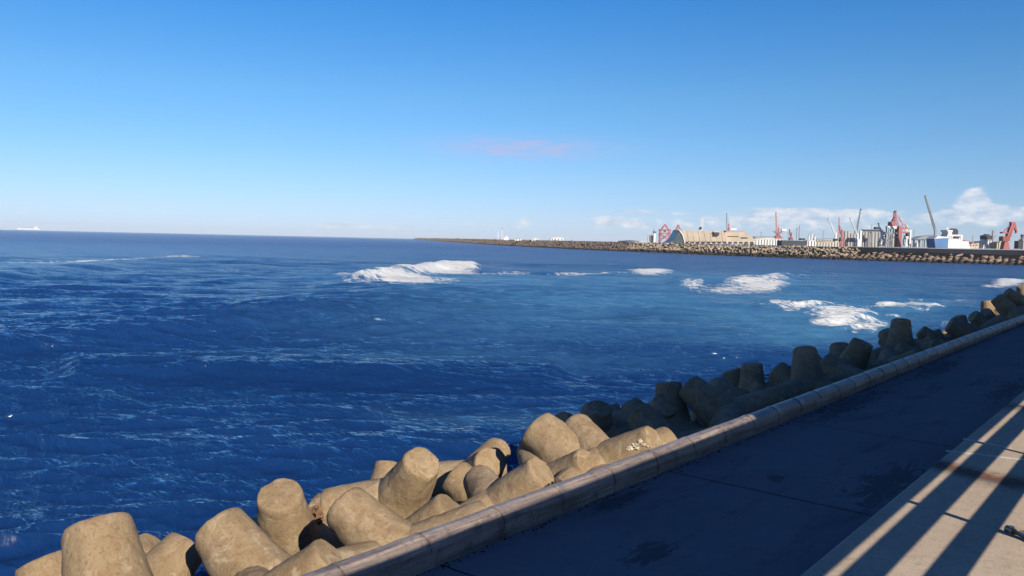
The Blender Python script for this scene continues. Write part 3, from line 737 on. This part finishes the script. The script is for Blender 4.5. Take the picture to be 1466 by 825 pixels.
def wall_strip(name, s0, s1, in0, in1, z0a, z0b, z1a, z1b, mat, n=30):
    bm = bmesh.new(); rows = []
    for i in range(n+1):
        f = i/n; p, nn = bw(s0+(s1-s0)*f); za = z0a+(z0b-z0a)*f; zb = z1a+(z1b-z1a)*f
        P_ = [p+nn*in0, p+nn*in1]
        rows.append([bm.verts.new((P_[0].x,P_[0].y,za)), bm.verts.new((P_[0].x,P_[0].y,zb)), bm.verts.new((P_[1].x,P_[1].y,zb)), bm.verts.new((P_[1].x,P_[1].y,za))])
    for A, B in zip(rows, rows[1:]):
        for i in range(4): bm.faces.new((A[i], B[i], B[(i+1)%4], A[(i+1)%4]))
    bm.faces.new(rows[0]); bm.faces.new(rows[-1][::-1]); bmesh.ops.recalc_face_normals(bm, faces=bm.faces)
    return obj(name, bm, mat)
M_DKWALL = plain('dark_slate_wall', (.028,.036,.058), .8, .2, .3, .05)
M_PALE = plain('pale_coping', (.42,.42,.44), .8, .2, .15, .05)
root = empty('breakwater_wall', bw(1300)[0]); tag(root, 'long dark crown wall with a pale top behind the boulders of the breakwater', 'sea wall')
def reparent(o, r): 
    o.parent = r; o.matrix_parent_inverse = Matrix.Translation(-Vector(r.location)); return o
reparent(wall_strip('wall', 1148, 1800, SLOPEW+1, SLOPEW+3, -.2, -1.4, 4.0, 5.0, M_DKWALL), root)
reparent(wall_strip('coping', 1200, 1800, SLOPEW+.7, SLOPEW+3.3, 4.12, 5.003, 4.7, 5.6, M_PALE), root)
tag(wall_strip('quay_wall', 610, 1147, SLOPEW+3, SLOPEW+4, 1.5, 1.5, 4.7, 4.2, M_PALE, 60), 'low pale wall along the crest of the far tetrapod breakwater', 'sea wall')
# port land behind
bm = bmesh.new(); rows = []
for i in range(41):
    s = 860+i*(940/40); p, nn = bw(s); v_ = (p-CP); v_.z = 0; v_.normalize()
    q = p+nn*(SLOPEW+4); q2 = q+v_*900
    rows.append([bm.verts.new((q.x,q.y,SEA-2)), bm.verts.new((q.x,q.y,2.9)), bm.verts.new((q2.x,q2.y,2.9)), bm.verts.new((q2.x,q2.y,SEA-2))])
for A, B in zip(rows, rows[1:]):
    for i in range(3): bm.faces.new((A[i], B[i], B[i+1], A[i+1]))
tag(obj('port_ground', bm, plain('quay_paving', (.22,.21,.2), .9, .2, .2, .02)), kind='structure')

# ------------------------------------------------------------------ port: everything stands on the quay at its own distance
PM = {
 'red': plain('faded_red_paint', (.44,.13,.14), .6, .3, .15, .1), 'brick': plain('rust_red_paint', (.36,.10,.07), .7, .3, .2, .1), 'white': plain('white_paint', (.78,.79,.80), .6, .3, .06, .1),
 'grey': plain('grey_paint', (.30,.33,.37), .7, .3, .15, .1), 'dark': plain('dark_paint', (.045,.055,.08), .7, .3, .2, .1), 'roof': plain('sand_roof_sheet', (.55,.46,.37), .8, .2, .14, .12),
 'cream': plain('cream_wall', (.64,.56,.45), .85, .2, .1, .1), 'green': plain('dark_glazing', (.05,.085,.095), .3, .5, .3, .3), 'blue': plain('blue_hull_paint', (.08,.22,.48), .6, .3, .12, .1),
 'yellow': plain('yellow_render', (.60,.55,.30), .85, .2, .1, .1), 'pink': plain('pink_roof', (.58,.30,.25), .8, .2, .15, .1), 'window': plain('dark_windows', (.05,.07,.1), .3, .5, .2, .3),
 'concrete': plain('silo_concrete', (.50,.49,.47), .85, .2, .1, .05), 'dome': plain('white_dome', (.74,.75,.77), .6, .3, .05, .1)}
GZ = 2.9
def zat(x, y, D):
    return at_depth(x, y, D).z
class Port:
    """a thing that faces the photographer's shore; coordinates: x across, y inland, z up, metres from its foot"""
    def __init__(s, name, label, cat, px, D, group=None, z0=GZ):
        s.px, s.D, s.z0 = px, D, z0; p = at_depth(px, 350, D); s.root = empty(name, (p.x, p.y, z0), yaw-math.pi/2); tag(s.root, label, cat, group)
    def c(s, x, y): return ((x-s.px)*s.D/FPX, zat(s.px, y+(s.px-x)*.0222, s.D)-s.z0)
    def beams(s, part, mat, segs, w, dy=(0,), label=None):
        bm = bmesh.new()
        for sg in segs:
            w2 = sg[4] if len(sg) > 4 else w
            for d_ in dy:
                (a_, b_), (c_, e_) = s.c(sg[0], sg[1]), s.c(sg[2], sg[3]); beam(bm, (a_, d_, b_), (c_, d_, e_), w2)
        o = obj(part, bm, PM[mat], s.root); 
        if label: o['label'] = label
        return o
    def boxes(s, part, mat, bxs, dep=8, dy=0):
        bm = bmesh.new()
        for (x0, y0, x1, y1) in bxs:
            (a_, b_), (c_, e_) = s.c(x0, y0), s.c(x1, y1); box(bm, a_, c_, dy-dep/2, dy+dep/2, max(min(e_, b_), 0), max(e_, b_))
        return obj(part, bm, PM[mat], s.root)
    def prism(s, part, mat, pts, dep, dy=0, z_floor=True):
        bm = bmesh.new(); q = [s.c(*p) for p in pts]
        A = [bm.verts.new((a_, dy-dep/2, max(b_, 0))) for a_, b_ in q]; B = [bm.verts.new((a_, dy+dep/2, max(b_, 0))) for a_, b_ in q]
        bm.faces.new(A); bm.faces.new(B[::-1])
        for i in range(len(q)): bm.faces.new((A[i], A[(i+1)%len(q)], B[(i+1)%len(q)], B[i]))
        bmesh.ops.recalc_face_normals(bm, faces=bm.faces); return obj(part, bm, PM[mat], s.root)
    def cyls(s, part, mat, cs, dy=0, dome=0):
        bm = bmesh.new()
        for (x, y, hw) in cs:
            a_, b_ = s.c(x, y); r = hw*s.D/FPX; cyl(bm, (a_, dy, 0), (a_, dy, b_), r, r, 16)
            if dome: cyl(bm, (a_, dy, b_), (a_, dy, b_+r*dome), r, r*.35, 16)
        return obj(part, bm, PM[mat], s.root, False)
G = 353
def harbour_crane(label, px, D, col, mast_top, boom, base_y=352, cw=None, w=1.3, legs=2.6, wb=None, bcol=None):
    """mobile or level-luffing harbour crane: portal legs, slewing house, tower, lattice boom, jib cable"""
    t = Port('harbour_crane', label, 'crane', px, D, 'harbour cranes of the port')
    k_ = FPX/D; hy = mast_top+(base_y-mast_top)*.55
    t.beams('portal', col, [(px-legs, base_y, px-legs*.6, hy+2), (px+legs, base_y, px+legs*.6, hy+2), (px-legs, base_y-1.5, px+legs, base_y-1.5), (px-legs*.6, hy+2, px+legs*.6, hy+2)], w*.9, (-3, 3))
    t.boxes('machine_house', col if cw is None else cw, [(px-legs*.9, hy-2.2, px+legs*.7, hy+1.2)], 5)
    t.beams('tower', col, [(px, hy-1, px+.3, mast_top)], w*1.2)
    (bx, by, ex, ey) = boom; w *= .8; mx, my = (bx+ex)/2, (by+ey)/2
    bm = bmesh.new(); n = 9; (a_, b_), (c_, e_) = t.c(bx, by), t.c(ex, ey); wb_ = (wb or w)*.9
    pv = []
    for i in range(n+1):
        f = i/n; ww = wb_*.5*(1-.55*f)
        nx, nz_ = -(e_-b_), (c_-a_); ln = math.hypot(nx, nz_) or 1; nx, nz_ = nx/ln*ww, nz_/ln*ww
        X_, Z_ = a_+(c_-a_)*f, b_+(e_-b_)*f; pv.append(((X_+nx, Z_+nz_), (X_-nx, Z_-nz_)))
    for i in range(n):
        for dy in (-.5, .5):
            for j in (0, 1): beam(bm, (pv[i][j][0], dy, pv[i][j][1]), (pv[i+1][j][0], dy, pv[i+1][j][1]), wb_*.34)
            beam(bm, (pv[i][i%2][0], dy, pv[i][i%2][1]), (pv[i+1][1-i%2][0], dy, pv[i+1][1-i%2][1]), wb_*.2)
    obj('boom', bm, PM[bcol or col], t.root)
    t.beams('boom_head', 'dark', [(ex-.6, ey, ex+.9, ey+.6)], w*1.1)
    t.beams('stay', col, [(px+.3, mast_top, ex, ey, w*.22)], w*.25)
    return t
# far left: ship on the horizon
t = Port('cargo_ship', 'tiny white ship on the open sea horizon at the far left', 'ship', 41, 6500, z0=SEA)
t.prism('hull', 'white', [(25,328.6),(27,326.6),(57,327.4),(60,329.2)], 20); t.boxes('superstructure', 'white', [(50,324.9,55,327.3)], 14); t.boxes('deck_cargo', 'grey', [(31,325.8,47,327.0)], 14)
# beacon and small white sheds on the breakwater
t = Port('beacon_mast', 'thin pale beacon mast rising above the far breakwater', 'beacon', 713, 1480); t.beams('mast', 'white', [(713,344,713,331), (718.5,344,718.5,327.5)], .8); t.beams('lantern', 'grey', [(718.5,328.5,718.5,326)], 2)
def shed(label, px, D, x0, x1, y0, y1, mat='white', group='low sheds along the breakwater', dep=14, roof='grey'):
    t = Port('shed', label, 'shed', px, D, group); t.boxes('wall', mat, [(x0, y0+.5, x1, y1)], dep)
    t.prism('roof', roof, [(x0-.3, y0+.5), ((x0+x1)/2, y0-.6), (x1+.3, y0+.5)], dep+1); 
    n = max(2, int((x1-x0)/4)); t.boxes('doorway', 'window', [(x0+(i+.5)*(x1-x0)/n-.5, y0+1.4, x0+(i+.5)*(x1-x0)/n+.5, y1) for i in range(n)], .3, -dep/2-.1)
    return t
t = Port('dome_hut', 'small white domed hut on the far breakwater right of the beacon', 'hut', 724.5, 1400); t.boxes('wall', 'white', [(721,340,728,344)], 8); t.cyls('dome', 'dome', [(724.5,339.5,2.6)], 0, .6)
shed('short white shed on the breakwater, nearest the domed hut', 741, 1330, 737, 746, 341.2, 345.5)
shed('low white shed on the breakwater beside a taller one', 768, 1260, 761, 771, 341.5, 346, roof='white')
shed('long white shed on the breakwater with a dark box on its roof', 797, 1190, 788, 806, 340.3, 346.5, roof='white')
shed('dark grey low shed left of the white silos', 903, 960, 886, 915, 344.6, 350, mat='dark', roof='dark')
shed('long low white shed in front of the silos', 925, 930, 900, 935, 346.6, 352, mat='white', roof='white')
# white tower and tanks
for (x, y, hw, lab) in ((928.5, 335.5, 1.6, 'shorter white silo left of the tall tower'), (932.5, 338, 2, 'squat white tank right of the shorter silo')):
    t = Port('silo', lab, 'silo', x, 930, 'white silos left of the warehouse'); t.cyls('barrel', 'white', [(x, y, hw)], 0, .5); t.beams('ladder', 'grey', [(x+hw*.6, 350, x+hw*.6, y)], .5, (-2,))
t = Port('control_tower', 'tall white tower with a dark mast left of the big warehouse', 'tower', 936.5, 925); t.boxes('shaft', 'white', [(935,333,938.2,352)], 4); t.boxes('cabin', 'window', [(934.6,331.6,938.6,333.4)], 5); t.beams('mast', 'dark', [(935.5,331.6,935.5,328)], .5)
# two red gantry cranes
def gantry(label, px, D, x0, x1, ytop, ypk, yb=350, col='red', mast=True):
    t = Port('gantry_crane', label, 'crane', px, D, 'gantry cranes of the port')
    for x in (x0, x1):
        for d_ in (-5, 5): t.beams('leg', col, [(x, yb, x, ytop)], 1.1, (d_,))
    t.beams('bridge', col, [(x0-1, ytop, x1+1, ytop, 1.6), (x0-1, ytop+4.5, x1+1, ytop+4.5, 1.2)], 1.2, (-5, 5))
    t.beams('brace', col, [(x0, yb-5, x1, ytop+4.5), (x1, yb-5, x0, ytop+4.5)], .7, (-5, 5))
    m_ = (x0+x1)/2; t.beams('apex_frame', col, [(x0+1, ytop, m_, ypk), (x1-1, ytop, m_, ypk)], .8, (-3, 3)); t.boxes('cab', 'window', [(m_-1.2, ytop+.8, m_+1.2, ytop+2.6)], 4)
gantry('red gantry crane with a peaked top, left of the big warehouse', 951, 960, 944.5, 957.5, 329.5, 321.5)
gantry('paler gantry crane peak just behind the gable of the warehouse', 969.5, 1010, 966, 974, 330, 322)
# great warehouse
t = Port('warehouse', 'big sand coloured warehouse with a dark glazed gable and a wide sloping roof', 'warehouse', 1010, 880)
t.prism('roof', 'roof', [(966,330.0),(1029,331.2),(1034,346),(975,346.0),(972,337)], 34)
t.prism('gable', 'green', [(952,348),(960,343),(964,336),(967,330.6),(972,336.5),(974.8,348)], 34.6, -1)
t.beams('gable_rim', 'white', [(966.5,329.4,971.8,336.5),(971.8,336.5,975.2,348)], 1.0, (-19,))
t.boxes('wall', 'cream', [(975,349,1076,352.5)], 30); t.boxes('opening', 'window', [(x, 346.2, x+5.2, 349) for x in np.arange(976, 1071, 7.6)], 31)
t.boxes('pier', 'cream', [(x+5.2, 346.1, x+7.6, 349) for x in np.arange(976, 1069, 7.6)], 31.4)
t.beams('roof_rib', 'cream', [(x, 330.6, x+3.5, 346) for x in np.arange(978, 1030, 8)], .5, (-17.2,))
t.boxes('dormer', 'dark', [(1015.5,333,1022.5,337.2)], 4, -18); t.boxes('dormer', 'cream', [(1014.5,331.6,1024,333.2)], 5, -18)
t = Port('warehouse', 'second sand warehouse with a stepped pinkish roof right of the big one', 'warehouse', 1053, 890)
t.prism('roof', 'roof', [(1031,333),(1060,332),(1071,339.5),(1076,345.8),(1034,345.8)], 30); t.prism('upper_roof', 'pink', [(1034,334.2),(1036,330.6),(1062,331.4),(1069,338)], 20)
t.boxes('skylight', 'dark', [(1036,338.2,1052,339),(1055,340,1064,341.4)], 1, -15.4)
t.beams('edge_beam', 'cream', [(1033,345.9,1077,345.9)], .9, (-15.6,))
t = Port('mast_pair', 'pair of slender masts on the ridge of the big warehouse', 'mast', 1004, 905); t.beams('mast', 'white', [(1002.5,350,1002.5,314),(1005,350,1005,312)], .6); t.beams('winch', 'dark', [(1000.5,328.5,1003,325.5)], 2.4)
t = harbour_crane('dark red crane with a white arm rising behind the second warehouse', 1042, 960, 'red', 321, (1040, 331, 1038.6, 306.5), 352, w=1.2, bcol='grey'); t.boxes('counterweight', 'white', [(1044,327,1053,329.6)], 4)
shed('long white shed right of the sand warehouses', 1096, 900, 1077, 1117, 341.5, 352, 'white', 'low sheds behind the breakwater', 16, 'white')
shed('pale low store behind the long white shed', 1090, 1000, 1066, 1116, 338.8, 352, 'concrete', 'low sheds behind the breakwater', 16, 'grey')
t = Port('dark_barge', 'dark navy flat block like barge standing before the cranes', 'barge', 1133, 800); t.boxes('hull', 'dark', [(1115.5,344.3,1152,353)], 14); t.boxes('wheelhouse', 'dark', [(1145,341.2,1151,344.3)], 6); t.beams('rail', 'grey', [(1115.5,344.1,1152,344.1)], .35, (-7,))
t = harbour_crane('slender red crane with a near vertical boom left of the dark barge', 1113.5, 960, 'red', 326, (1111, 334, 1109, 304.5), 352, w=1.3, legs=4, bcol='pink'); t.boxes('counterweight', 'white', [(1117.5,328,1125,331)], 4); t.beams('cross_brace', 'red', [(1107.5,340,1120,331),(1107.5,331,1120,342)], .6, (-3,3))
harbour_crane('small rust brown crane behind the dark barge', 1132, 900, 'brick', 333, (1132, 342, 1129, 329), 350, w=1)
for (x, yt, lab) in ((1140, 326, 'thin greenish mast, left one of the pair beyond the dark barge'), (1143.5, 323, 'thin greenish mast, taller one of the pair beyond the dark barge')):
    t = Port('mast', lab, 'mast', x, 1000, 'thin masts in the port'); t.beams('pole', 'grey', [(x,352,x,yt)], .9); t.beams('crosstree', 'grey', [(x-1.2,yt+4,x+1.2,yt+4)], .4)
shed('white flat block right of the dark barge', 1160, 860, 1152.5, 1165, 344, 353, 'white', 'low sheds behind the breakwater', 12, 'white')
for i, (x, yt, lab) in enumerate(((1157.5,336.5,'low white tank, left one behind the white flat block'),(1161.5,334,'white tank, middle one behind the white flat block'),(1166,337.5,'white tank, right one behind the white flat block'))):
    t = Port('tank', lab, 'tank', x, 930, 'white tanks in the port'); t.cyls('barrel', 'white', [(x, yt+1, 1.3)]); t.beams('vent', 'grey', [(x,yt+1,x,yt-3)], .4)
shed('long low cream shed left of the leaning white crane', 1178, 880, 1165, 1198, 345.5, 353, 'cream', 'low sheds behind the breakwater', 12, 'grey')
shed('low pale store at the back of the port, left of the silos', 1180, 1040, 1164, 1204, 342, 353, 'concrete', 'low sheds behind the breakwater', 12, 'grey')
harbour_crane('white crane leaning left, first of the tall white cranes', 1196, 900, 'white', 333, (1197, 341, 1184, 313), 353, 'dark', 1.4, 3)
t = Port('lattice_mast', 'pinkish lattice mast between the white crane and the silos', 'mast', 1200, 960); t.beams('lattice', 'pink', [(1198.8,352,1199.3,311),(1201.3,352,1200.1,311)]+[(1199,350-i*5,1201,346-i*5,.35) for i in range(7)], .6)
harbour_crane('stocky faded red crane left of the silos', 1204.5, 930, 'red', 329, (1203, 336, 1200.5, 324), 353, w=1.5)
# silos as one row, each its own thing
SIL_X = [(1209.5,331.5,2.1),(1213.8,331.5,2.1),(1218.3,335,1.9),(1222.4,336,1.9),(1234.5,332,2.1),(1239,332,2.1),(1243.6,332,2.1),(1249,333,2.1),(1253.5,333,2.1),(1258.2,333,2.1),(1273,333,2.2),(1277.6,334,2.2)]
nms = ['first','second','third','fourth','fifth','sixth','seventh','eighth','ninth','tenth','eleventh','last']
for (x, yt, hw), nm in zip(SIL_X, nms):
    t = Port('grain_silo', f'{nm} silo from the left in the grey row among the tall cranes', 'silo', x, 940, 'grey silos of the port'); t.cyls('barrel', 'concrete', [(x, yt, hw)]); t.beams('top_rail', 'grey', [(x-hw, yt-.5, x+hw, yt-.5)], .8)
t = Port('conveyor_gallery', 'dark overhead conveyor gallery running along the tops of the silos', 'conveyor', 1246, 920); t.boxes('gallery', 'dark', [(1232.5,328.6,1262,331.8)], 5); [t.beams('trestle', 'grey', [(x,353,x,331.8)], .9, (-2,2)) for x in (1233,1246.5,1261.5)]; t.boxes('head_house', 'dark', [(1251,325,1257.5,328.6)], 5)
harbour_crane('white crane with its boom down to the left before the silos', 1227, 900, 'white', 335, (1228, 339, 1215.5, 313), 353, 'white', 1.5, 2.8)
harbour_crane('blue grey crane with its boom pointing up right above the silos', 1224, 1020, 'grey', 326, (1225.5, 334, 1229.8, 300), 353, w=1.9, legs=2)
harbour_crane('white crane with a dark cab and boom leaning left in front of the conveyor', 1262, 890, 'white', 331, (1263.5, 341, 1256, 320), 353, 'white', 1.6, 3)
t = Port('white_pylon', 'stout white pylon left of the conveyor', 'pylon', 1231.5, 890); t.beams('column', 'white', [(1231.5,353,1231.5,330)], 2.2); t.boxes('base_block', 'white', [(1226.5,342.5,1231,353)], 4)
t = Port('white_pylon', 'stout white pylon right of the conveyor', 'pylon', 1266.3, 890); t.beams('column', 'white', [(1266.3,353,1265.2,332)], 2.4); t.boxes('base_block', 'white', [(1263.5,344,1268,353)], 4)
# big red and white ship to shore crane
t = Port('ship_to_shore_crane', 'largest red crane with a thick red column and white beam near the silos', 'crane', 1284, 880, 'gantry cranes of the port')
t.beams('main_column', 'red', [(1285.2,354,1285.2,324)], 3.6, (-3,3)); t.beams('rear_leg', 'grey', [(1270,354,1270,326),(1276,354,1276,326)], .9, (-3,3))
t.boxes('white_girder', 'white', [(1268,323.8,1281,327.8)], 5); t.boxes('red_girder', 'red', [(1281,325.5,1297.5,328.5),(1286,331.8,1297,334)], 5); t.boxes('machinery_house', 'red', [(1271,317.8,1279.5,323.6)], 5)
t.beams('apex_mast', 'red', [(1278.2,324,1279.2,303,1.2),(1272.5,324,1278.8,311,.8),(1284.5,324,1279.2,311,.8)], 1, (-2,2)); t.beams('mast_head', 'dark', [(1277.5,303,1280.8,302.4)], 1.3)
t.beams('stay', 'red', [(1279.2,307,1297,326,.5)], .4, (-2,2)); t.beams('cross_tie', 'grey', [(1268,334,1285,334),(1270,345,1285,338)], .8, (-3,3))
harbour_crane('white lattice crane leaning left behind the red column', 1297, 930, 'white', 323, (1296.5, 332, 1286.5, 312), 353, 'white', 1.5, 2.5)
t = Port('white_pylon', 'white post with a dark block beside the red crane', 'pylon', 1302, 885); t.beams('column', 'white', [(1302.3,354,1302.3,329.5),(1299,332,1302,329.5,1.4)], 1.9); t.boxes('cab', 'dark', [(1297,333,1300.5,338.5)], 4)
t = Port('open_shed', 'empty dark steel frame shed between the red crane and the blue ship', 'shed', 1312, 880); t.beams('frame', 'dark', [(x,354,x,343.5) for x in (1304,1312,1320)]+[(1303.5,343.5,1320.5,343.5,.9)], .7, (-5,5)); t.boxes('container', 'white', [(1309.5,347.8,1314.5,354)], 5)
t = Port('roof_canopy', 'grey pitched roof behind the open steel frame', 'roof', 1320, 960); t.prism('canopy', 'grey', [(1303,343),(1316,338.5),(1334,336.5),(1334,342.5)], 16); t.beams('prop', 'grey', [(x,354,x,341) for x in (1306,1318,1330)], .7, (-5,5))
t = harbour_crane('tallest crane, its thin grey boom reaching high above the blue ship', 1338, 840, 'grey', 327, (1339, 333, 1321, 281), 354, 'grey', 1.6, 3.4, 1.9)
t = Port('cargo_ship', 'ship with a blue hull block and white bridge behind the dark wall', 'ship', 1358, 800)
t.prism('hull', 'blue', [(1331,342),(1351,341),(1351,356),(1334,356)], 16); t.prism('bulwark', 'white', [(1331,341.9),(1336,338.2),(1350,339.2),(1351,341)], 16); t.prism('white_hull', 'white', [(1351.1,343.5),(1380,346),(1384,356),(1351.1,356)], 15)
t.boxes('deckhouse', 'white', [(1351,336,1373,345),(1352,331.5,1357.5,336)], 12); t.boxes('bridge', 'white', [(1350.5,329.5,1358,332)], 13); t.boxes('porthole', 'window', [(x, y, x+1.1, y+1) for x in (1353,1356,1366,1369) for y in (338.6,341.6)], .4, -6.2)
t.boxes('funnel', 'dark', [(1359.5,329,1368,336)], 7); t.boxes('funnel_cap', 'dark', [(1361,327.4,1366.5,329)], 6); t.boxes('lifeboat', 'dark', [(1360,338.4,1368,340.4)], 2, -7); t.beams('mast', 'white', [(1354.5,330,1354.5,325.5),(1352.5,327.5,1356.5,327.5,.5)], .7)
for (x0, x1, y0, m_, lab) in ((1375,1384,344,'pink','pink roofed house right of the blue ship'),(1384.5,1393,346.5,'pink','low pink roofed house, second from the blue ship'),(1393.5,1404,345.8,'cream','cream house with a dark flat roof left of the blue block')):
    t = Port('house', lab, 'house', (x0+x1)/2, 930, 'low houses behind the dark wall'); t.boxes('wall', 'cream', [(x0,y0+2,x1,356)], 9); t.prism('roof', m_ if m_ == 'pink' else 'dark', [(x0-.5,y0+2),((x0+x1)/2,y0),(x1+.5,y0+2)], 10); t.boxes('window', 'window', [(x0+1.2,y0+4,x0+2.6,y0+6),(x1-2.8,y0+4,x1-1.4,y0+6)], .4, -4.6)
t = Port('office_block', 'dark blue topped block on white legs right of the pink roofs', 'building', 1411, 850); t.boxes('upper_storey', 'dark', [(1405.5,337,1416.5,343)], 8); t.boxes('band', 'grey', [(1406,343,1416,344.4)], 7.8); [t.beams('leg', 'white', [(x,356,x,344.4)], 1.3, (d_,)) for x in (1405.5,1408.6,1412,1415.6) for d_ in (-3,3)]; t.boxes('roof_box', 'dark', [(1409,335.4,1414,337)], 5)
t = Port('signal_frame', 'pale grey T shaped frame beside the dark blue block', 'frame', 1421, 900); t.beams('column', 'grey', [(1421,356,1421,330)], 1.6); t.beams('arm', 'grey', [(1415.5,329.6,1426,329.6,1.1),(1418,335,1424,332,.7),(1417.5,345,1425,338,.8)], 1)
shed('small yellow building left of the red jib crane', 1428, 840, 1423.5, 1433, 346.3, 356.5, 'yellow', 'low sheds behind the dark wall', 9, 'yellow')
shed('low grey shed between the pink roofs and the dark blue block', 1399, 1000, 1385, 1424, 346, 356, 'concrete', 'low sheds behind the dark wall', 10, 'grey')
t = Port('jib_crane', 'bold red level luffing crane with a beaked jib near the right edge', 'crane', 1438, 820, 'harbour cranes of the port')
t.beams('pedestal', 'red', [(1438.5,357,1438.5,343,3.4)], 3, (0,)); t.prism('portal', 'red', [(1434,357),(1436,346),(1441,346),(1444,357)], 6)
t.boxes('machine_house', 'brick', [(1432.5,338.5,1442.5,345.5)], 7); t.boxes('counterweight', 'red', [(1432.5,332.2,1439.5,334.4)], 5)
t.beams('boom', 'red', [(1440.5,340,1446.8,319.5,1.8),(1444,340,1449.5,320.5,1.5),(1441,334,1447,330,.8),(1443,328,1448.5,326,.8)], 1.5, (-1.2,1.2)); t.beams('jib', 'red', [(1444.5,319,1450.5,319,1.8),(1450.5,319,1453.8,332,1.2),(1447.5,321,1453.2,331,.8)], 1.2, (-.8,.8))
t.beams('hook_block', 'red', [(1453.6,331,1453.6,334.4)], 1.6); t.beams('stay', 'red', [(1435,333,1447,319.5,.8)], .8)
t = Port('floodlight_tower', 'dark and cream tower cut by the right edge of the view', 'tower', 1461, 830); t.boxes('block', 'dark', [(1455,345,1462,356.5)], 7); t.beams('column', 'yellow', [(1463.5,357,1463.5,336.5),(1466.5,357,1466.5,336.5)], 1.1, (-2,2)); t.boxes('platform', 'cream', [(1461,343,1469,345)], 7, .0); t.boxes('lamp_bank', 'dark', [(1462,336,1468,338)], 4)
# ladder-like masts and lamp posts scattered between the cranes
for (x, yt, D_, lab) in ((1089,333,1000,'short lamp mast behind the long white shed'),(1128,333,980,'lamp mast between the slender red crane and the barge'),(1178,331,1000,'lamp mast above the low cream shed'),(1247,322,1000,'lamp mast above the conveyor gallery'),(1308,330,1000,'lamp mast behind the open steel frame'),(1392,338,960,'lamp mast above the pink roofed houses')):
    t = Port('lamp_mast', lab, 'lamp mast', x, D_, 'lamp masts of the port'); t.beams('pole', 'grey', [(x,353,x,yt)], .55); t.beams('lamp_bar', 'grey', [(x-1.3,yt,x+1.3,yt)], .6)
for m_ in bpy.data.materials:
    if m_.name == 'Material': bpy.data.materials.remove(m_)

# ------------------------------------------------------------------ sea air
bm = bmesh.new(); box(bm, -13000, 13000, -13000, 13000, SEA-5, 95)
hz_o = obj('haze', bm, None); tag(hz_o, kind='stuff', label='thin pale sea haze over the water and the port', cat='haze')
mh = bpy.data.materials.new('sea_haze'); mh.use_nodes = True; n_ = mh.node_tree.nodes
for k_ in list(n_):
    if k_.type != 'OUTPUT_MATERIAL': n_.remove(k_)
pv_ = n_.new('ShaderNodeVolumePrincipled'); pv_.inputs['Color'].default_value = (.86,.93,1.0,1); pv_.inputs['Density'].default_value = .000045
mh.node_tree.links.new(pv_.outputs[0], [k_ for k_ in n_ if k_.type == 'OUTPUT_MATERIAL'][0].inputs['Volume'])
hz_o.data.materials.append(mh)
